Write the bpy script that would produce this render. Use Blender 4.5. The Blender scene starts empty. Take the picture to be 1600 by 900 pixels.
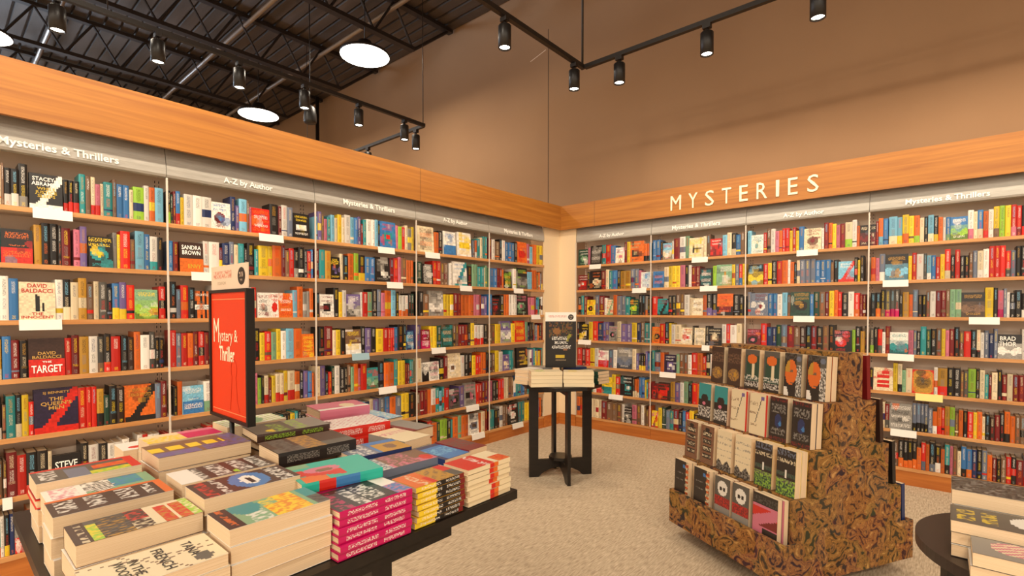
import bpy, math, random
import numpy as np
from mathutils import Matrix, Vector

# ------------------------------------------------------------------ camera, world, exposure
SC = bpy.context.scene
COL = SC.collection
CAMH, FPX, YAW, PITCH = 1.315, 787.15, .711, .02
cam_d = bpy.data.cameras.new('camera'); cam = bpy.data.objects.new('camera', cam_d); COL.objects.link(cam)
cam.location = (0, 0, CAMH); cam.rotation_euler = (math.pi/2 - PITCH, 0, YAW)
cam_d.sensor_width = 36; cam_d.lens = FPX/1600*36; cam_d.shift_y = 50.8/1600; cam_d.clip_start = .02; cam_d.clip_end = 100
SC.camera = cam
SC.view_settings.view_transform = 'Standard'; SC.view_settings.look = 'None'
SC.view_settings.gamma = 1; SC.view_settings.use_curve_mapping = False
SC.view_settings.exposure = -0.1
W = bpy.data.worlds.new('world'); SC.world = W; W.use_nodes = True
W.node_tree.nodes['Background'].inputs[0].default_value = (1, .80, .62, 1)
W.node_tree.nodes['Background'].inputs[1].default_value = 1.3
SPOT_W, BAY_W, FILL_W = 38, 46, 3.4
COOL_W = 170

# ------------------------------------------------------------------ helpers
def lin(c):
    if isinstance(c, str): c = tuple(int(c[i:i+2], 16) for i in (0, 2, 4))
    return tuple((x/255/12.92 if x/255 <= .04045 else ((x/255+.055)/1.055)**2.4) for x in c)

def link(o, parent=None, label=None, cat=None, group=None, kind=None):
    COL.objects.link(o)
    if parent is not None: o.parent = parent
    if label: o['label'] = label
    if cat: o['category'] = cat
    if group: o['group'] = group
    if kind: o['kind'] = kind
    return o

class MB:
    """collects boxes, prisms, tubes with colours into one mesh"""
    def __init__(s): s.v = []; s.f = []; s.c = []; s.ink = []; s.uv = []; s.sm = []
    def quad(s, pts, c=None, ink=None, uv=None):
        b = len(s.v); s.v += [tuple(p) for p in pts]; s.f.append(tuple(range(b, b+len(pts))))
        s.c.append(c or (.8, .8, .8)); s.ink.append(ink or (0, 0, 0, 0)); s.uv.append(uv); s.sm.append(False)
    def box(s, x0, x1, y0, y1, z0, z1, c=None):
        b = len(s.v)
        s.v += [(x0,y0,z0),(x1,y0,z0),(x1,y1,z0),(x0,y1,z0),(x0,y0,z1),(x1,y0,z1),(x1,y1,z1),(x0,y1,z1)]
        for f in ((0,3,2,1),(4,5,6,7),(0,1,5,4),(1,2,6,5),(2,3,7,6),(3,0,4,7)):
            s.f.append(tuple(b+i for i in f)); s.c.append(c or (.8,.8,.8)); s.ink.append((0,0,0,0)); s.uv.append(None); s.sm.append(False)
    def prism(s, pts, z0, z1, c=None, axis='z'):
        n = len(pts); b = len(s.v)
        m = {'z': lambda p, h: (p[0], p[1], h), 'y': lambda p, h: (p[0], h, p[1]), 'x': lambda p, h: (h, p[0], p[1])}[axis]
        s.v += [m(p, z0) for p in pts] + [m(p, z1) for p in pts]
        fs = [tuple(range(b+n-1, b-1, -1)), tuple(range(b+n, b+2*n))] + [(b+i, b+(i+1) % n, b+n+(i+1) % n, b+n+i) for i in range(n)]
        for f in fs: s.f.append(f); s.c.append(c or (.8,.8,.8)); s.ink.append((0,0,0,0)); s.uv.append(None); s.sm.append(False)
    def lathe(s, prof, n=24, c=None, o=(0,0,0)):
        b = len(s.v); k = len(prof)
        for r, z in prof:
            for i in range(n):
                a = 2*math.pi*i/n; s.v.append((o[0]+r*math.cos(a), o[1]+r*math.sin(a), o[2]+z))
        for j in range(k-1):
            for i in range(n):
                s.f.append((b+j*n+i, b+j*n+(i+1) % n, b+(j+1)*n+(i+1) % n, b+(j+1)*n+i)); s.c.append(c or (.8,.8,.8)); s.ink.append((0,0,0,0)); s.uv.append(None); s.sm.append(True)
        for j, rev in ((0, True), (k-1, False)):
            if prof[j][0] > 1e-5:
                f = [b+j*n+i for i in range(n)]; s.f.append(tuple(f[::-1] if rev else f)); s.c.append(c or (.8,.8,.8)); s.ink.append((0,0,0,0)); s.uv.append(None); s.sm.append(False)
    def tube(s, a, b_, r, n=8, c=None):
        a = Vector(a); b_ = Vector(b_); d = (b_-a); L = d.length
        if L < 1e-6: return
        q = d.to_track_quat('Z', 'Y').to_matrix(); b = len(s.v)
        for h in (0, L):
            for i in range(n):
                t = 2*math.pi*i/n+math.pi/n; s.v.append(tuple(a+q@Vector((r*math.cos(t), r*math.sin(t), h))))
        fs = [(b+i, b+(i+1) % n, b+n+(i+1) % n, b+n+i) for i in range(n)] + [tuple(range(b+n-1, b-1, -1)), tuple(range(b+n, b+2*n))]
        for k, f in enumerate(fs): s.f.append(f); s.c.append(c or (.8,.8,.8)); s.ink.append((0,0,0,0)); s.uv.append(None); s.sm.append(k < n and n > 6)
    def add(s, o, M):
        b = len(s.v); s.v += [tuple(M@Vector(p)) for p in o.v]
        s.f += [tuple(b+i for i in f) for f in o.f]; s.c += o.c; s.ink += o.ink; s.uv += o.uv; s.sm += o.sm
    def mesh(s, name, mat, colours=False):
        me = bpy.data.meshes.new(name); me.from_pydata(s.v, [], s.f); me.materials.append(mat)
        me.polygons.foreach_set('use_smooth', s.sm)
        if colours:
            n = [len(f) for f in s.f]
            ca = me.color_attributes.new('Col', 'FLOAT_COLOR', 'CORNER'); ia = me.color_attributes.new('Ink', 'FLOAT_COLOR', 'CORNER')
            cc = np.repeat(np.array([tuple(x)+(1.,) for x in s.c], dtype=np.float32), n, axis=0)
            ii = np.repeat(np.array(s.ink, dtype=np.float32), n, axis=0)
            ca.data.foreach_set('color', cc.ravel()); ia.data.foreach_set('color', ii.ravel())
            uv = me.uv_layers.new(name='UVMap'); u = []
            for f, q in zip(s.f, s.uv):
                if q is None: u += [(0, 0)]*len(f)
                else: u += list(q)
            uv.data.foreach_set('uv', np.array(u, dtype=np.float32).ravel())
        me.update(); return me
    def obj(s, name, mat, parent=None, colours=False, **k):
        return link(bpy.data.objects.new(name, s.mesh(name, mat, colours)), parent, **k)

def empty(name, loc=(0,0,0), rz=0, **k):
    o = bpy.data.objects.new(name, None); o.empty_display_size = .1; link(o, **k); o.location = loc; o.rotation_euler = (0, 0, rz); return o

ORD = 'zeroth first second third fourth fifth sixth seventh eighth ninth tenth eleventh twelfth thirteenth fourteenth fifteenth sixteenth seventeenth eighteenth nineteenth twentieth twenty-first twenty-second twenty-third twenty-fourth twenty-fifth twenty-sixth twenty-seventh twenty-eighth twenty-ninth thirtieth thirty-first thirty-second thirty-third thirty-fourth thirty-fifth thirty-sixth thirty-seventh thirty-eighth thirty-ninth fortieth forty-first forty-second forty-third forty-fourth forty-fifth'.split()

# ------------------------------------------------------------------ materials
def mat(name, col, rough=.5, metal=0, emit=None, es=1):
    m = bpy.data.materials.new(name); m.use_nodes = True; b = m.node_tree.nodes['Principled BSDF']
    b.inputs['Base Color'].default_value = (*col, 1); b.inputs['Roughness'].default_value = rough; b.inputs['Metallic'].default_value = metal
    if emit: b.inputs['Emission Color'].default_value = (*emit, 1); b.inputs['Emission Strength'].default_value = es
    return m
def nodes(m): return m.node_tree.nodes, m.node_tree.links, m.node_tree.nodes['Principled BSDF']
def noise_mix(m, stops, scale=(1,1,1), nscale=5, detail=4, rot=(0,0,0), dist=0, bump=0, coord='Object', rough=None):
    N, L, B = nodes(m)
    tc = N.new('ShaderNodeTexCoord'); mp = N.new('ShaderNodeMapping'); mp.inputs['Scale'].default_value = scale; mp.inputs['Rotation'].default_value = rot
    nz = N.new('ShaderNodeTexNoise'); nz.inputs['Scale'].default_value = nscale; nz.inputs['Detail'].default_value = detail; nz.inputs['Distortion'].default_value = dist
    r = N.new('ShaderNodeValToRGB'); r.color_ramp.elements[0].position = stops[0][0]; r.color_ramp.elements[0].color = (*stops[0][1], 1)
    r.color_ramp.elements[1].position = stops[-1][0]; r.color_ramp.elements[1].color = (*stops[-1][1], 1)
    for p, c in stops[1:-1]:
        e = r.color_ramp.elements.new(p); e.color = (*c, 1)
    L.new(tc.outputs[coord], mp.inputs[0]); L.new(mp.outputs[0], nz.inputs[0]); L.new(nz.outputs[0], r.inputs[0]); L.new(r.outputs[0], B.inputs['Base Color'])
    if bump:
        bp = N.new('ShaderNodeBump'); bp.inputs['Strength'].default_value = bump; bp.inputs['Distance'].default_value = .01
        L.new(nz.outputs[0], bp.inputs['Height']); L.new(bp.outputs[0], B.inputs['Normal'])
    return nz, r

def wood(name, dark, light, sc, rough=.42):
    m = mat(name, light, rough); noise_mix(m, [(.3, dark), (.5, tuple((a+b)/2 for a, b in zip(dark, light))), (.7, light)], sc, 3.0, 6, dist=.6); return m
M = {}
M['fascia_y'] = wood('orange oak veneer', lin('9c5f24'), lin('b97a30'), (6, .5, 14))
M['fascia_x'] = wood('orange oak veneer crosswise', lin('9c5f24'), lin('b97a30'), (.5, 6, 14))
M['base_y'] = wood('orange oak base', lin('a85c22'), lin('c87a34'), (6, .5, 10))
M['base_x'] = wood('orange oak base crosswise', lin('a85c22'), lin('c87a34'), (.5, 6, 10))
M['edge_y'] = wood('light oak edging', lin('bd8148'), lin('d9a066'), (6, .8, 10))
M['edge_x'] = wood('light oak edging crosswise', lin('bd8148'), lin('d9a066'), (.8, 6, 10))
M['putty'] = mat('putty coloured painted metal', lin('f0dcc8'), .6)
M['white_metal'] = mat('off white metal', lin('d9cdbf'), .4)
M['slot'] = mat('dark slot', lin('4a3c34'), .8)
M['silver'] = mat('brushed silver header', lin('b2aea6'), .42, .15)
noise_mix(M['silver'], [(.3, lin('a9a59d')), (.7, lin('bcb8b0'))], (2, 2, 60), 6, 2)
M['letter'] = mat('white lettering', lin('fffdf6'), .5)
M['cream_letter'] = mat('cream raised lettering', lin('fff0cf'), .4)
M['black'] = mat('black painted metal', lin('1e1a18'), .42, .0)
M['track'] = mat('black track', lin('201812'), .5)
M['blackwood'] = mat('black stained wood', lin('16100c'), .38)
noise_mix(M['blackwood'], [(.3, lin('110c09')), (.7, lin('1d1510'))], (1, 8, 8), 6, 3)
M['browntop'] = mat('dark brown laminate', lin('2f2420'), .35)
M['lamp'] = mat('lamp lens', (1, 1, 1), .5, emit=(1, .90, .74), es=30)
M['disc'] = mat('high bay diffuser', (1, 1, 1), .5, emit=(1, .93, .80), es=9)
M['card'] = mat('white card', lin('f4efe6'), .5)
M['yellowcard'] = mat('pale yellow card', lin('efe08a'), .5)
M['bluecard'] = mat('pale blue card', lin('9fc0cc'), .5)
M['pages'] = mat('book pages', lin('dcc09a'), .8)
N, L, B = nodes(M['pages'])
tc = N.new('ShaderNodeTexCoord'); mp = N.new('ShaderNodeMapping'); mp.inputs['Scale'].default_value = (2, 900, 2)
nz = N.new('ShaderNodeTexNoise'); nz.inputs['Scale'].default_value = 1; nz.inputs['Detail'].default_value = 2
rp = N.new('ShaderNodeValToRGB'); rp.color_ramp.elements[0].position = .3; rp.color_ramp.elements[0].color = (*lin('cfb08a'), 1); rp.color_ramp.elements[1].position = .7; rp.color_ramp.elements[1].color = (*lin('e8cfac'), 1)
L.new(tc.outputs['Object'], mp.inputs[0]); L.new(mp.outputs[0], nz.inputs[0]); L.new(nz.outputs[0], rp.inputs[0]); L.new(rp.outputs[0], B.inputs['Base Color'])
M['pages_s'] = mat('shelved book pages', lin('cdb595'), .8)

def cover_mat():
    m = mat('printed book cover', (.5,.5,.5), .36); N, L, B = nodes(m)
    ac = N.new('ShaderNodeVertexColor'); ac.layer_name = 'Col'; ai = N.new('ShaderNodeVertexColor'); ai.layer_name = 'Ink'
    uv = N.new('ShaderNodeUVMap'); uv.uv_map = 'UVMap'
    nz = N.new('ShaderNodeTexNoise'); nz.noise_dimensions = '2D'; nz.inputs['Scale'].default_value = 1.0; nz.inputs['Detail'].default_value = 1.5
    L.new(uv.outputs[0], nz.inputs['Vector'])
    gt = N.new('ShaderNodeMapRange'); gt.inputs['From Min'].default_value = .44; gt.inputs['From Max'].default_value = .60; gt.inputs['To Max'].default_value = .8
    L.new(nz.outputs[0], gt.inputs['Value'])
    mu = N.new('ShaderNodeMath'); mu.operation = 'MULTIPLY'; L.new(gt.outputs[0], mu.inputs[0]); L.new(ai.outputs['Alpha'], mu.inputs[1])
    mx = N.new('ShaderNodeMix'); mx.data_type = 'RGBA'; L.new(mu.outputs[0], mx.inputs['Factor']); L.new(ac.outputs['Color'], mx.inputs['A']); L.new(ai.outputs['Color'], mx.inputs['B'])
    L.new(mx.outputs['Result'], B.inputs['Base Color'])
    return m
M['cover'] = cover_mat()

def paisley():
    m = mat('paisley fabric', (.3,.2,.1), .85); N, L, B = nodes(m)
    tc = N.new('ShaderNodeTexCoord')
    n0 = N.new('ShaderNodeTexNoise'); n0.inputs['Scale'].default_value = 7; n0.inputs['Detail'].default_value = 2
    ad = N.new('ShaderNodeMix'); ad.data_type = 'VECTOR'; ad.inputs['Factor'].default_value = .22
    L.new(tc.outputs['Object'], n0.inputs['Vector']); L.new(tc.outputs['Object'], ad.inputs['A']); L.new(n0.outputs['Color'], ad.inputs['B'])
    vo = N.new('ShaderNodeTexVoronoi'); vo.inputs['Scale'].default_value = 11; vo.feature = 'F1'
    L.new(ad.outputs['Result'], vo.inputs['Vector'])
    wv = N.new('ShaderNodeMath'); wv.operation = 'MULTIPLY'; wv.inputs[1].default_value = 22; L.new(vo.outputs['Distance'], wv.inputs[0])
    sn = N.new('ShaderNodeMath'); sn.operation = 'SINE'; L.new(wv.outputs[0], sn.inputs[0])
    n1 = N.new('ShaderNodeTexNoise'); n1.inputs['Scale'].default_value = 42; n1.inputs['Detail'].default_value = 3; L.new(ad.outputs['Result'], n1.inputs['Vector'])
    m1 = N.new('ShaderNodeMath'); m1.operation = 'MULTIPLY_ADD'; m1.inputs[1].default_value = .11; L.new(sn.outputs[0], m1.inputs[0]); L.new(n1.outputs[0], m1.inputs[2])
    r = N.new('ShaderNodeValToRGB'); r.color_ramp.interpolation = 'LINEAR'
    st = [(.25, '2c1a10'), (.38, '3a2416'), (.43, '8a6230'), (.50, 'a1743a'), (.56, '5a3c22'), (.60, 'b5884a'), (.68, '8d6a3a'), (.76, 'c9a468')]
    r.color_ramp.elements[0].position = st[0][0]; r.color_ramp.elements[0].color = (*lin(st[0][1]), 1)
    r.color_ramp.elements[1].position = st[-1][0]; r.color_ramp.elements[1].color = (*lin(st[-1][1]), 1)
    for p, c in st[1:-1]: e = r.color_ramp.elements.new(p); e.color = (*lin(c), 1)
    L.new(m1.outputs[0], r.inputs[0])
    # rosy and olive tints from cell colour
    hs = N.new('ShaderNodeMix'); hs.data_type = 'RGBA'; hs.inputs['Factor'].default_value = .035; L.new(r.outputs[0], hs.inputs['A']); L.new(vo.outputs['Color'], hs.inputs['B'])
    ml = N.new('ShaderNodeMix'); ml.data_type = 'RGBA'; ml.blend_type = 'MULTIPLY'; ml.inputs['Factor'].default_value = 1; ml.inputs['B'].default_value = (.85,.70,.52,1)
    L.new(hs.outputs['Result'], ml.inputs['A']); L.new(ml.outputs['Result'], B.inputs['Base Color'])
    return m
M['paisley'] = paisley()

m = M['carpet'] = mat('striated carpet', lin('a89684'), .95)
nz, r = noise_mix(m, [(.30, lin('a08c74')), (.5, lin('bda98e')), (.70, lin('d2bfa4'))], (46, 6, 1), 3.2, 4, bump=.2)
M['wall'] = mat('beige painted wall', lin('9e7a58'), .8)
noise_mix(M['wall'], [(.3, lin('997554')), (.7, lin('a37f5d'))], (1,1,1), .8, 3)
M['filler'] = mat('cream corner panel', lin('ead2ae'), .6)
M['deck'] = mat('dark corrugated deck', lin('54463d'), .55, .2)
noise_mix(M['deck'], [(.3, lin('43382f')), (.7, lin('5a4d43'))], (.5, 3, 1), 2, 4)
M['steel'] = mat('dark painted steel', lin('2b2320'), .5, .2)
M['conduit'] = mat('grey conduit', lin('8b7d72'), .4, .4)
M['sign_red'] = mat('orange red poster', lin('dd3a0c'), .45)
M['sign_cream'] = mat('cream sign card', lin('e6cdb4'), .5)
M['gold_line'] = mat('peach line', lin('f0905a'), .5)
M['deepred'] = mat('deep orange line', lin('b8300c'), .5)
M['salmon'] = mat('salmon lettering', lin('d8735a'), .5)
M['ink'] = mat('dark ink', lin('2c2622'), .5)
M['greyink'] = mat('olive grey ink', lin('8f8468'), .5)
M['yellowink'] = mat('yellow ink', lin('c9a92c'), .5)
M['gold'] = mat('gold ink', lin('c79a4c'), .5)
M['redink'] = mat('red ink', lin('b8261c'), .5)
M['standard'] = mat('poster stand black', lin('15100d'), .4)

def text_obj(body, mt, width, height, extrude, parent, pos, name='lettering', rot=(math.pi/2,0,0), bold=0, spacing=1., fitw=True, line=.9):
    """flat letters standing on a face: fitted to width x height, origin at their centre"""
    cu = bpy.data.curves.new(name, 'FONT'); cu.body = body; cu.size = 1; cu.align_x = 'CENTER'; cu.align_y = 'CENTER'; cu.extrude = .02 if extrude else 0; cu.offset = bold; cu.space_character = spacing; cu.space_line = line; cu.resolution_u = 2
    to = bpy.data.objects.new('tmp', cu); COL.objects.link(to); dg = bpy.context.evaluated_depsgraph_get(); dg.update()
    me = bpy.data.meshes.new_from_object(to.evaluated_get(dg)); bpy.data.objects.remove(to); bpy.data.curves.remove(cu)
    n = len(me.vertices); co = np.empty(n*3); me.vertices.foreach_get('co', co); co = co.reshape(-1, 3)
    lo, hi = co.min(0), co.max(0); co -= (lo+hi)/2
    sx = width/(hi[0]-lo[0]); sy = height/(hi[1]-lo[1]) if height else sx
    co[:, 0] *= sx; co[:, 1] *= sy
    co[:, 2] = (co[:, 2] > 0)*extrude if extrude else 0
    me.vertices.foreach_set('co', co.ravel())
    me.materials.clear(); me.materials.append(mt); me.name = name
    o = bpy.data.objects.new(name, me); link(o, parent); o.location = pos; o.rotation_euler = rot
    return o

# ------------------------------------------------------------------ geometry constants
FL, FR = -3.338, 4.733            # fascia faces
SL, SR = -3.40, 4.79              # shelf front planes
ZS = [1.817, 1.542, 1.266, .983, .697, .411, .129]
LB = [-.889, .009, .909, 1.807, 2.705, 3.603, 4.50]
RB = [-3.172, -2.268, -1.364, -.460, .444, 1.348]
FT, FB = 2.50, 2.231
BW = 5.15; CZ = 5.45
DEP = .195
random.seed(7)

# ------------------------------------------------------------------ setting
b = MB(); b.box(-24, 12, -13, BW, -.05, 0); b.obj('floor', M['carpet'], kind='structure')
b = MB(); b.box(-24, 12, BW, BW+.15, 0, 6.2); b.obj('wall_back', M['wall'], kind='structure')
b = MB(); b.box(-3.834, -3.828, BW-.003, BW, 2.4, CZ-.6); b.obj('trim_1', M['slot'], kind='structure')
b = MB()
b.quad([(-4.12, BW-.002, 4.53), (-3.87, BW-.002, 4.60), (-3.87, BW-.002, 4.608), (-4.12, BW-.002, 4.538)]); b.obj('trim_2', M['putty'], kind='structure')
# corrugated roof deck, ribs along X
b = MB(); y = -13.0; pr = []
while y < BW:
    pr += [(y, CZ), (y+.125, CZ), (y+.133, CZ+.04), (y+.158, CZ+.04), (y+.166, CZ)]; y += .18
pr = [p for p in pr if p[0] <= BW]
for (y0, z0), (y1, z1) in zip(pr, pr[1:]):
    if y1 > y0: b.quad([(-24, y0, z0), (-24, y1, z1), (12, y1, z1), (12, y0, z0)])
b.box(-24, 12, -13, BW, CZ+.06, CZ+.1)
b.obj('ceiling', M['deck'], kind='structure')

# open web joists running along Y
def joist(x, where):
    e = empty('roof_joist', (x, 0, 0), label='dark steel open-web roof joist, '+where, cat='joist', group='roof joists')
    zb, zt = 4.86, CZ-.02
    a = MB(); a.box(-.045, .045, -6.9, BW-.05, zt-.05, zt); a.obj('top_chord', M['steel'], e)
    a = MB(); a.box(-.045, .045, -6.6, BW-.75, zb, zb+.05); a.obj('bottom_chord', M['steel'], e)
    a = MB(); y = BW-.75; up = False; st = .62
    a.tube((0, BW-.75, zb+.02), (0, BW-.12, zt-.04), .022, 6)
    while y > -6.5:
        a.tube((0, y, zb+.03), (0, y-st/2, zt-.03), .016, 6); a.tube((0, y-st/2, zt-.03), (0, y-st, zb+.03), .016, 6)
        y -= st
    a.obj('web', M['steel'], e)
JX = [-13.0, -11.15, -9.3, -7.46, -5.58, -3.73]
for x, w in zip(JX, ['farthest of those over the neighbouring department', 'second beyond the row of disc lamps', 'just beyond the outer disc lamp', 'between the two rows of disc lamps', 'above the inner disc lamp', 'nearest the MYSTERIES corner']): joist(x, w)
for y, z, t in ((2.95, 5.28, 'upper grey conduit running under the roof deck'), (4.05, 5.28, 'grey conduit under the roof deck near the back wall'), (1.2, 5.3, 'grey conduit crossing above the plain fascia')):
    b = MB(); b.tube((-20, y, z), (-3.0, y, z), .03, 10)
    b.obj('ceiling_conduit', M['conduit'], label=t, cat='pipe', group='ceiling conduits')
    

# fascias
b = MB(); b.box(FL-.025, FL, LB[0], FR+.02, FB, FT); b.box(SL-DEP-.02, FL-.0255, LB[0], FR+.02, FT-.02, FT-.001)
b.obj('trim_3', M['fascia_y'], kind='structure')
b = MB(); b.box(FL, RB[-1], FR, FR+.025, FB, FT); b.box(FL+.0, RB[-1], FR+.0255, SR+DEP+.02, FT-.02, FT-.001)
b.obj('trim_4', M['fascia_x'], kind='structure')
# veneer joints
b = MB(); b.box(FL, FL+.0006, 2.703, 2.706, FB, FT); b.obj('trim_5', M['slot'], kind='structure')
b = MB(); b.box(-2.90, -2.897, FR-.0006, FR, FB, FT); b.obj('trim_6', M['slot'], kind='structure')
# corner filler panels
b = MB(); b.box(SL-.02, SL, LB[-1]+.002, SR+.02, .129, FT-.03); b.box(SL, RB[0]-.002, SR, SR+.02, .129, FT-.03); b.obj('trim_7', M['filler'], kind='structure')
b = MB(); b.box(SL-.02, SL+.004, LB[-1]+.002, SR+.02, 0, .128); b.box(SL+.004, RB[0]-.002, SR-.004, SR+.02, 0, .128); b.obj('baseboard_corner', M['base_x'], kind='structure')

# MYSTERIES lettering on the fascia
b = empty('raised_lettering', (0, 0, 0), label='cream raised capital letters spelling MYSTERIES across the orange wood fascia', cat='sign')
# x range of the word on the fascia, from its ends in the picture
WX0, WX1 = -2.045, -.79
names = 'MYSTERIES'
cw = [1.15, .95, .9, .9, .8, .95, .28, .8, .9]; gap = .62; tot = sum(cw)+gap*8; k = (WX1-WX0)/tot; x = WX0
for ch, w in zip(names, cw):
    text_obj(ch, M['cream_letter'], w*k*.9, .14, .006, b, (x+w*k/2, FR-.001, 2.352), 'letter', bold=0); x += (w+gap)*k

# ------------------------------------------------------------------ bookcases (built for a wall facing -Y, then turned)
def bookcase(i, left, x0, x1, txt, tw):
    """local frame: x along the wall, y into the wall, z up"""
    sx = 'y' if left else 'x'
    n = (5-i if i else 6) if left else i+1
    lab = 'wall bookcase bay headed %s, %s from the corner, under the %s fascia' % (txt.replace('&', 'and'), ORD[max(1, (6-i) if left else i+1)], 'plain' if left else 'MYSTERIES')
    w = x1-x0
    e = empty('wall_bookcase', (SL, x0, 0) if left else (x0, SR, 0), math.pi/2 if left else 0, label=lab, cat='bookcase', group='wall bookcase bays')
    # local axes are turned for the left wall: use local materials with x as long axis
    a = MB(); a.box(.001, w-.001, DEP, DEP+.015, .129, FT-.03); a.obj('back_panel', M['putty'], e)
    a = MB()
    for s in (-1, 1):
        xs = (0.001 if s < 0 else w-.019); a.box(xs, xs+.018, DEP-.006, DEP-.001, .13, 2.10)
    a.obj('upright', M['putty'], e)
    a = MB()
    for s in (.0095, w-.0105):
        z = 1.84
        while z < 2.09: a.box(s-.002, s+.002, DEP-.0075, DEP-.006, z, z+.014); z += .026
        for zz in ZS[1:]:
            z = zz+.2
            while z < zz+.26: a.box(s-.002, s+.002, DEP-.0075, DEP-.006, z, z+.014); z += .026
    a.obj('slotted_groove', M['slot'], e)
    for z in ZS[:-1]:
        a = MB(); a.box(.002, w-.002, .012, DEP-.008, z-.020, z); o = a.obj('shelf', M['putty'], e)
        a = MB(); a.box(.002, w-.002, 0, .012, z-.022, z+.0015); a.obj('edge_strip', M['edge_x'], o)
    a = MB(); a.box(.001, w-.001, 0, DEP, ZS[-1]-.022, ZS[-1]); a.obj('plinth_top', M['edge_x'], e)
    a = MB(); a.box(.001, w-.001, .006, DEP, 0, ZS[-1]-.022); a.obj('plinth', M['base_x'], e)
    a = MB(); a.box(-.005, .005, -.006, .0, .13, 2.075); a.obj('divider_strip', M['white_metal'], e)
    # curved header
    a = MB(); prof = [(.030, 2.078), (.006, 2.082), (0, 2.095), (.003, 2.13), (.012, 2.18), (.026, 2.23), (.040, 2.27), (.05, 2.32), (.06, 2.32), (.06, 2.09)]
    a.prism(prof, .0015, w-.0015, axis='x'); h = a.obj('header', M['silver'], e)
    for f in h.data.polygons: f.use_smooth = False
    cx, cy = tw[0], 2.118
    t = text_obj(txt, M['letter'], tw[1], None, .0012, h, (cx, -.004, cy), 'header_lettering', rot=(math.pi/2-.14, 0, 0), bold=.022)
    return e
MT, AZ = 'Mysteries & Thrillers', 'A-Z by Author'
for i in range(6):
    txt = MT if i % 2 == 1 else AZ
    bookcase(i, True, LB[i], LB[i+1], txt, (.45, .46 if txt == MT else .30))
for i in range(5):
    txt = MT if i % 2 == 1 else AZ
    bookcase(i, False, RB[i], RB[i+1], txt, (.45, .46 if txt == MT else .30))
# ------------------------------------------------------------------ books
PAL = {k: lin(v) for k, v in dict(k='1f1b1a', K='3a3835', g='8f8a82', w='ece5da', c='e6d3ae', r='cf2418', R='7a1a1c', o='dd6a22', y='edc92c', Y='bd8c30',
    b='3a78b4', B='20305e', l='7cbcd8', t='2c8e90', G='7fa882', L='97c33a', D='1f4436', n='7a5a42', N='3c261e', p='6f5c92', P='cf7288', m='c2105c', s='6c7486', e='55524c', i='2a1f3a').items()}
CN = dict(k='black', K='charcoal', g='grey', w='white', c='cream', r='red', R='maroon', o='orange', y='yellow', Y='mustard', b='blue', B='navy', l='sky-blue', t='teal',
    G='sage-green', L='lime', D='dark-green', n='brown', N='dark-brown', p='purple', P='pink', m='magenta', s='slate', e='grey-brown', i='dark-violet')
DARK = set('kKRBDnNpstmbrie')
def jit(c, rg, a=.2): f = .86+rg.uniform(-a, a); return tuple(min(1, x*f) for x in c)

def spine_book(t, h, d, spec, rg):
    """spine-out book: origin bottom centre of the spine; x thickness, y depth, z height. Returns cover MB, pages MB"""
    a = MB(); code = spec[0]; base = jit(PAL[code], rg); sec = jit(PAL[spec[2]], rg) if len(spec) > 2 else None
    darkc = code in DARK
    ink = PAL[rg.choice('wwcyYl' if darkc else 'kkRBrk')]; ink2 = PAL[rg.choice('wcygor' if darkc else 'kRnBs')]
    cuts = [0, .03, .12, .17, .24, .30, .55, .60, .93, 1]
    jt = rg.uniform(-.05, .05); cuts = [c if c in (0, 1) else c+jt*(.2 < c < .9) for c in cuts]
    style = rg.randrange(5)
    rd = min(.004, t*.22)
    xs = [-t/2, -t*.36, -t*.2, t*.2, t*.36, t/2]; ys = [rd, rd*.35, 0, 0, rd*.35, rd]
    off = rg.uniform(0, 50)
    band = jit(PAL[rg.choice('roykwBnRcs')], rg)
    for k in range(len(cuts)-1):
        z0, z1 = cuts[k]*h, cuts[k+1]*h
        c = base
        if sec is not None and cuts[k+1] <= .52+jt: c = sec
        if sec is None and style == 0 and k in (3,): c = band
        if sec is None and style == 1 and k in (5, ) and rg.random() < .5: c = band
        for j in range(5):
            mid = j in (1, 2, 3) ; al = 0; ic = ink
            if j == 2 and k == 7: al = .85
            if j == 2 and k == 5 and style != 3: al = .75; ic = ink2
            if mid and k == 1 and j == 2: al = .9; ic = ink2
            if style == 4 and k == 4 and mid: al = .7
            u0, u1 = xs[j]*1000/4.5+off, xs[j+1]*1000/4.5+off
            v0, v1 = z0*1000/2.6+off, z1*1000/2.6+off
            a.quad([(xs[j], ys[j], z0), (xs[j+1], ys[j+1], z0), (xs[j+1], ys[j+1], z1), (xs[j], ys[j], z1)], c, (*ic, al), [(u0, v0), (u1, v0), (u1, v1), (u0, v1)])
    w = .0014
    a.box(-t/2, -t/2+w, rd, d, 0, h, base); a.box(t/2-w, t/2, rd, d, 0, h, base)
    p = MB(); p.box(-t/2+w, t/2-w, rd+.001, d-.003, .003, h-.004)
    return a, p

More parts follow.
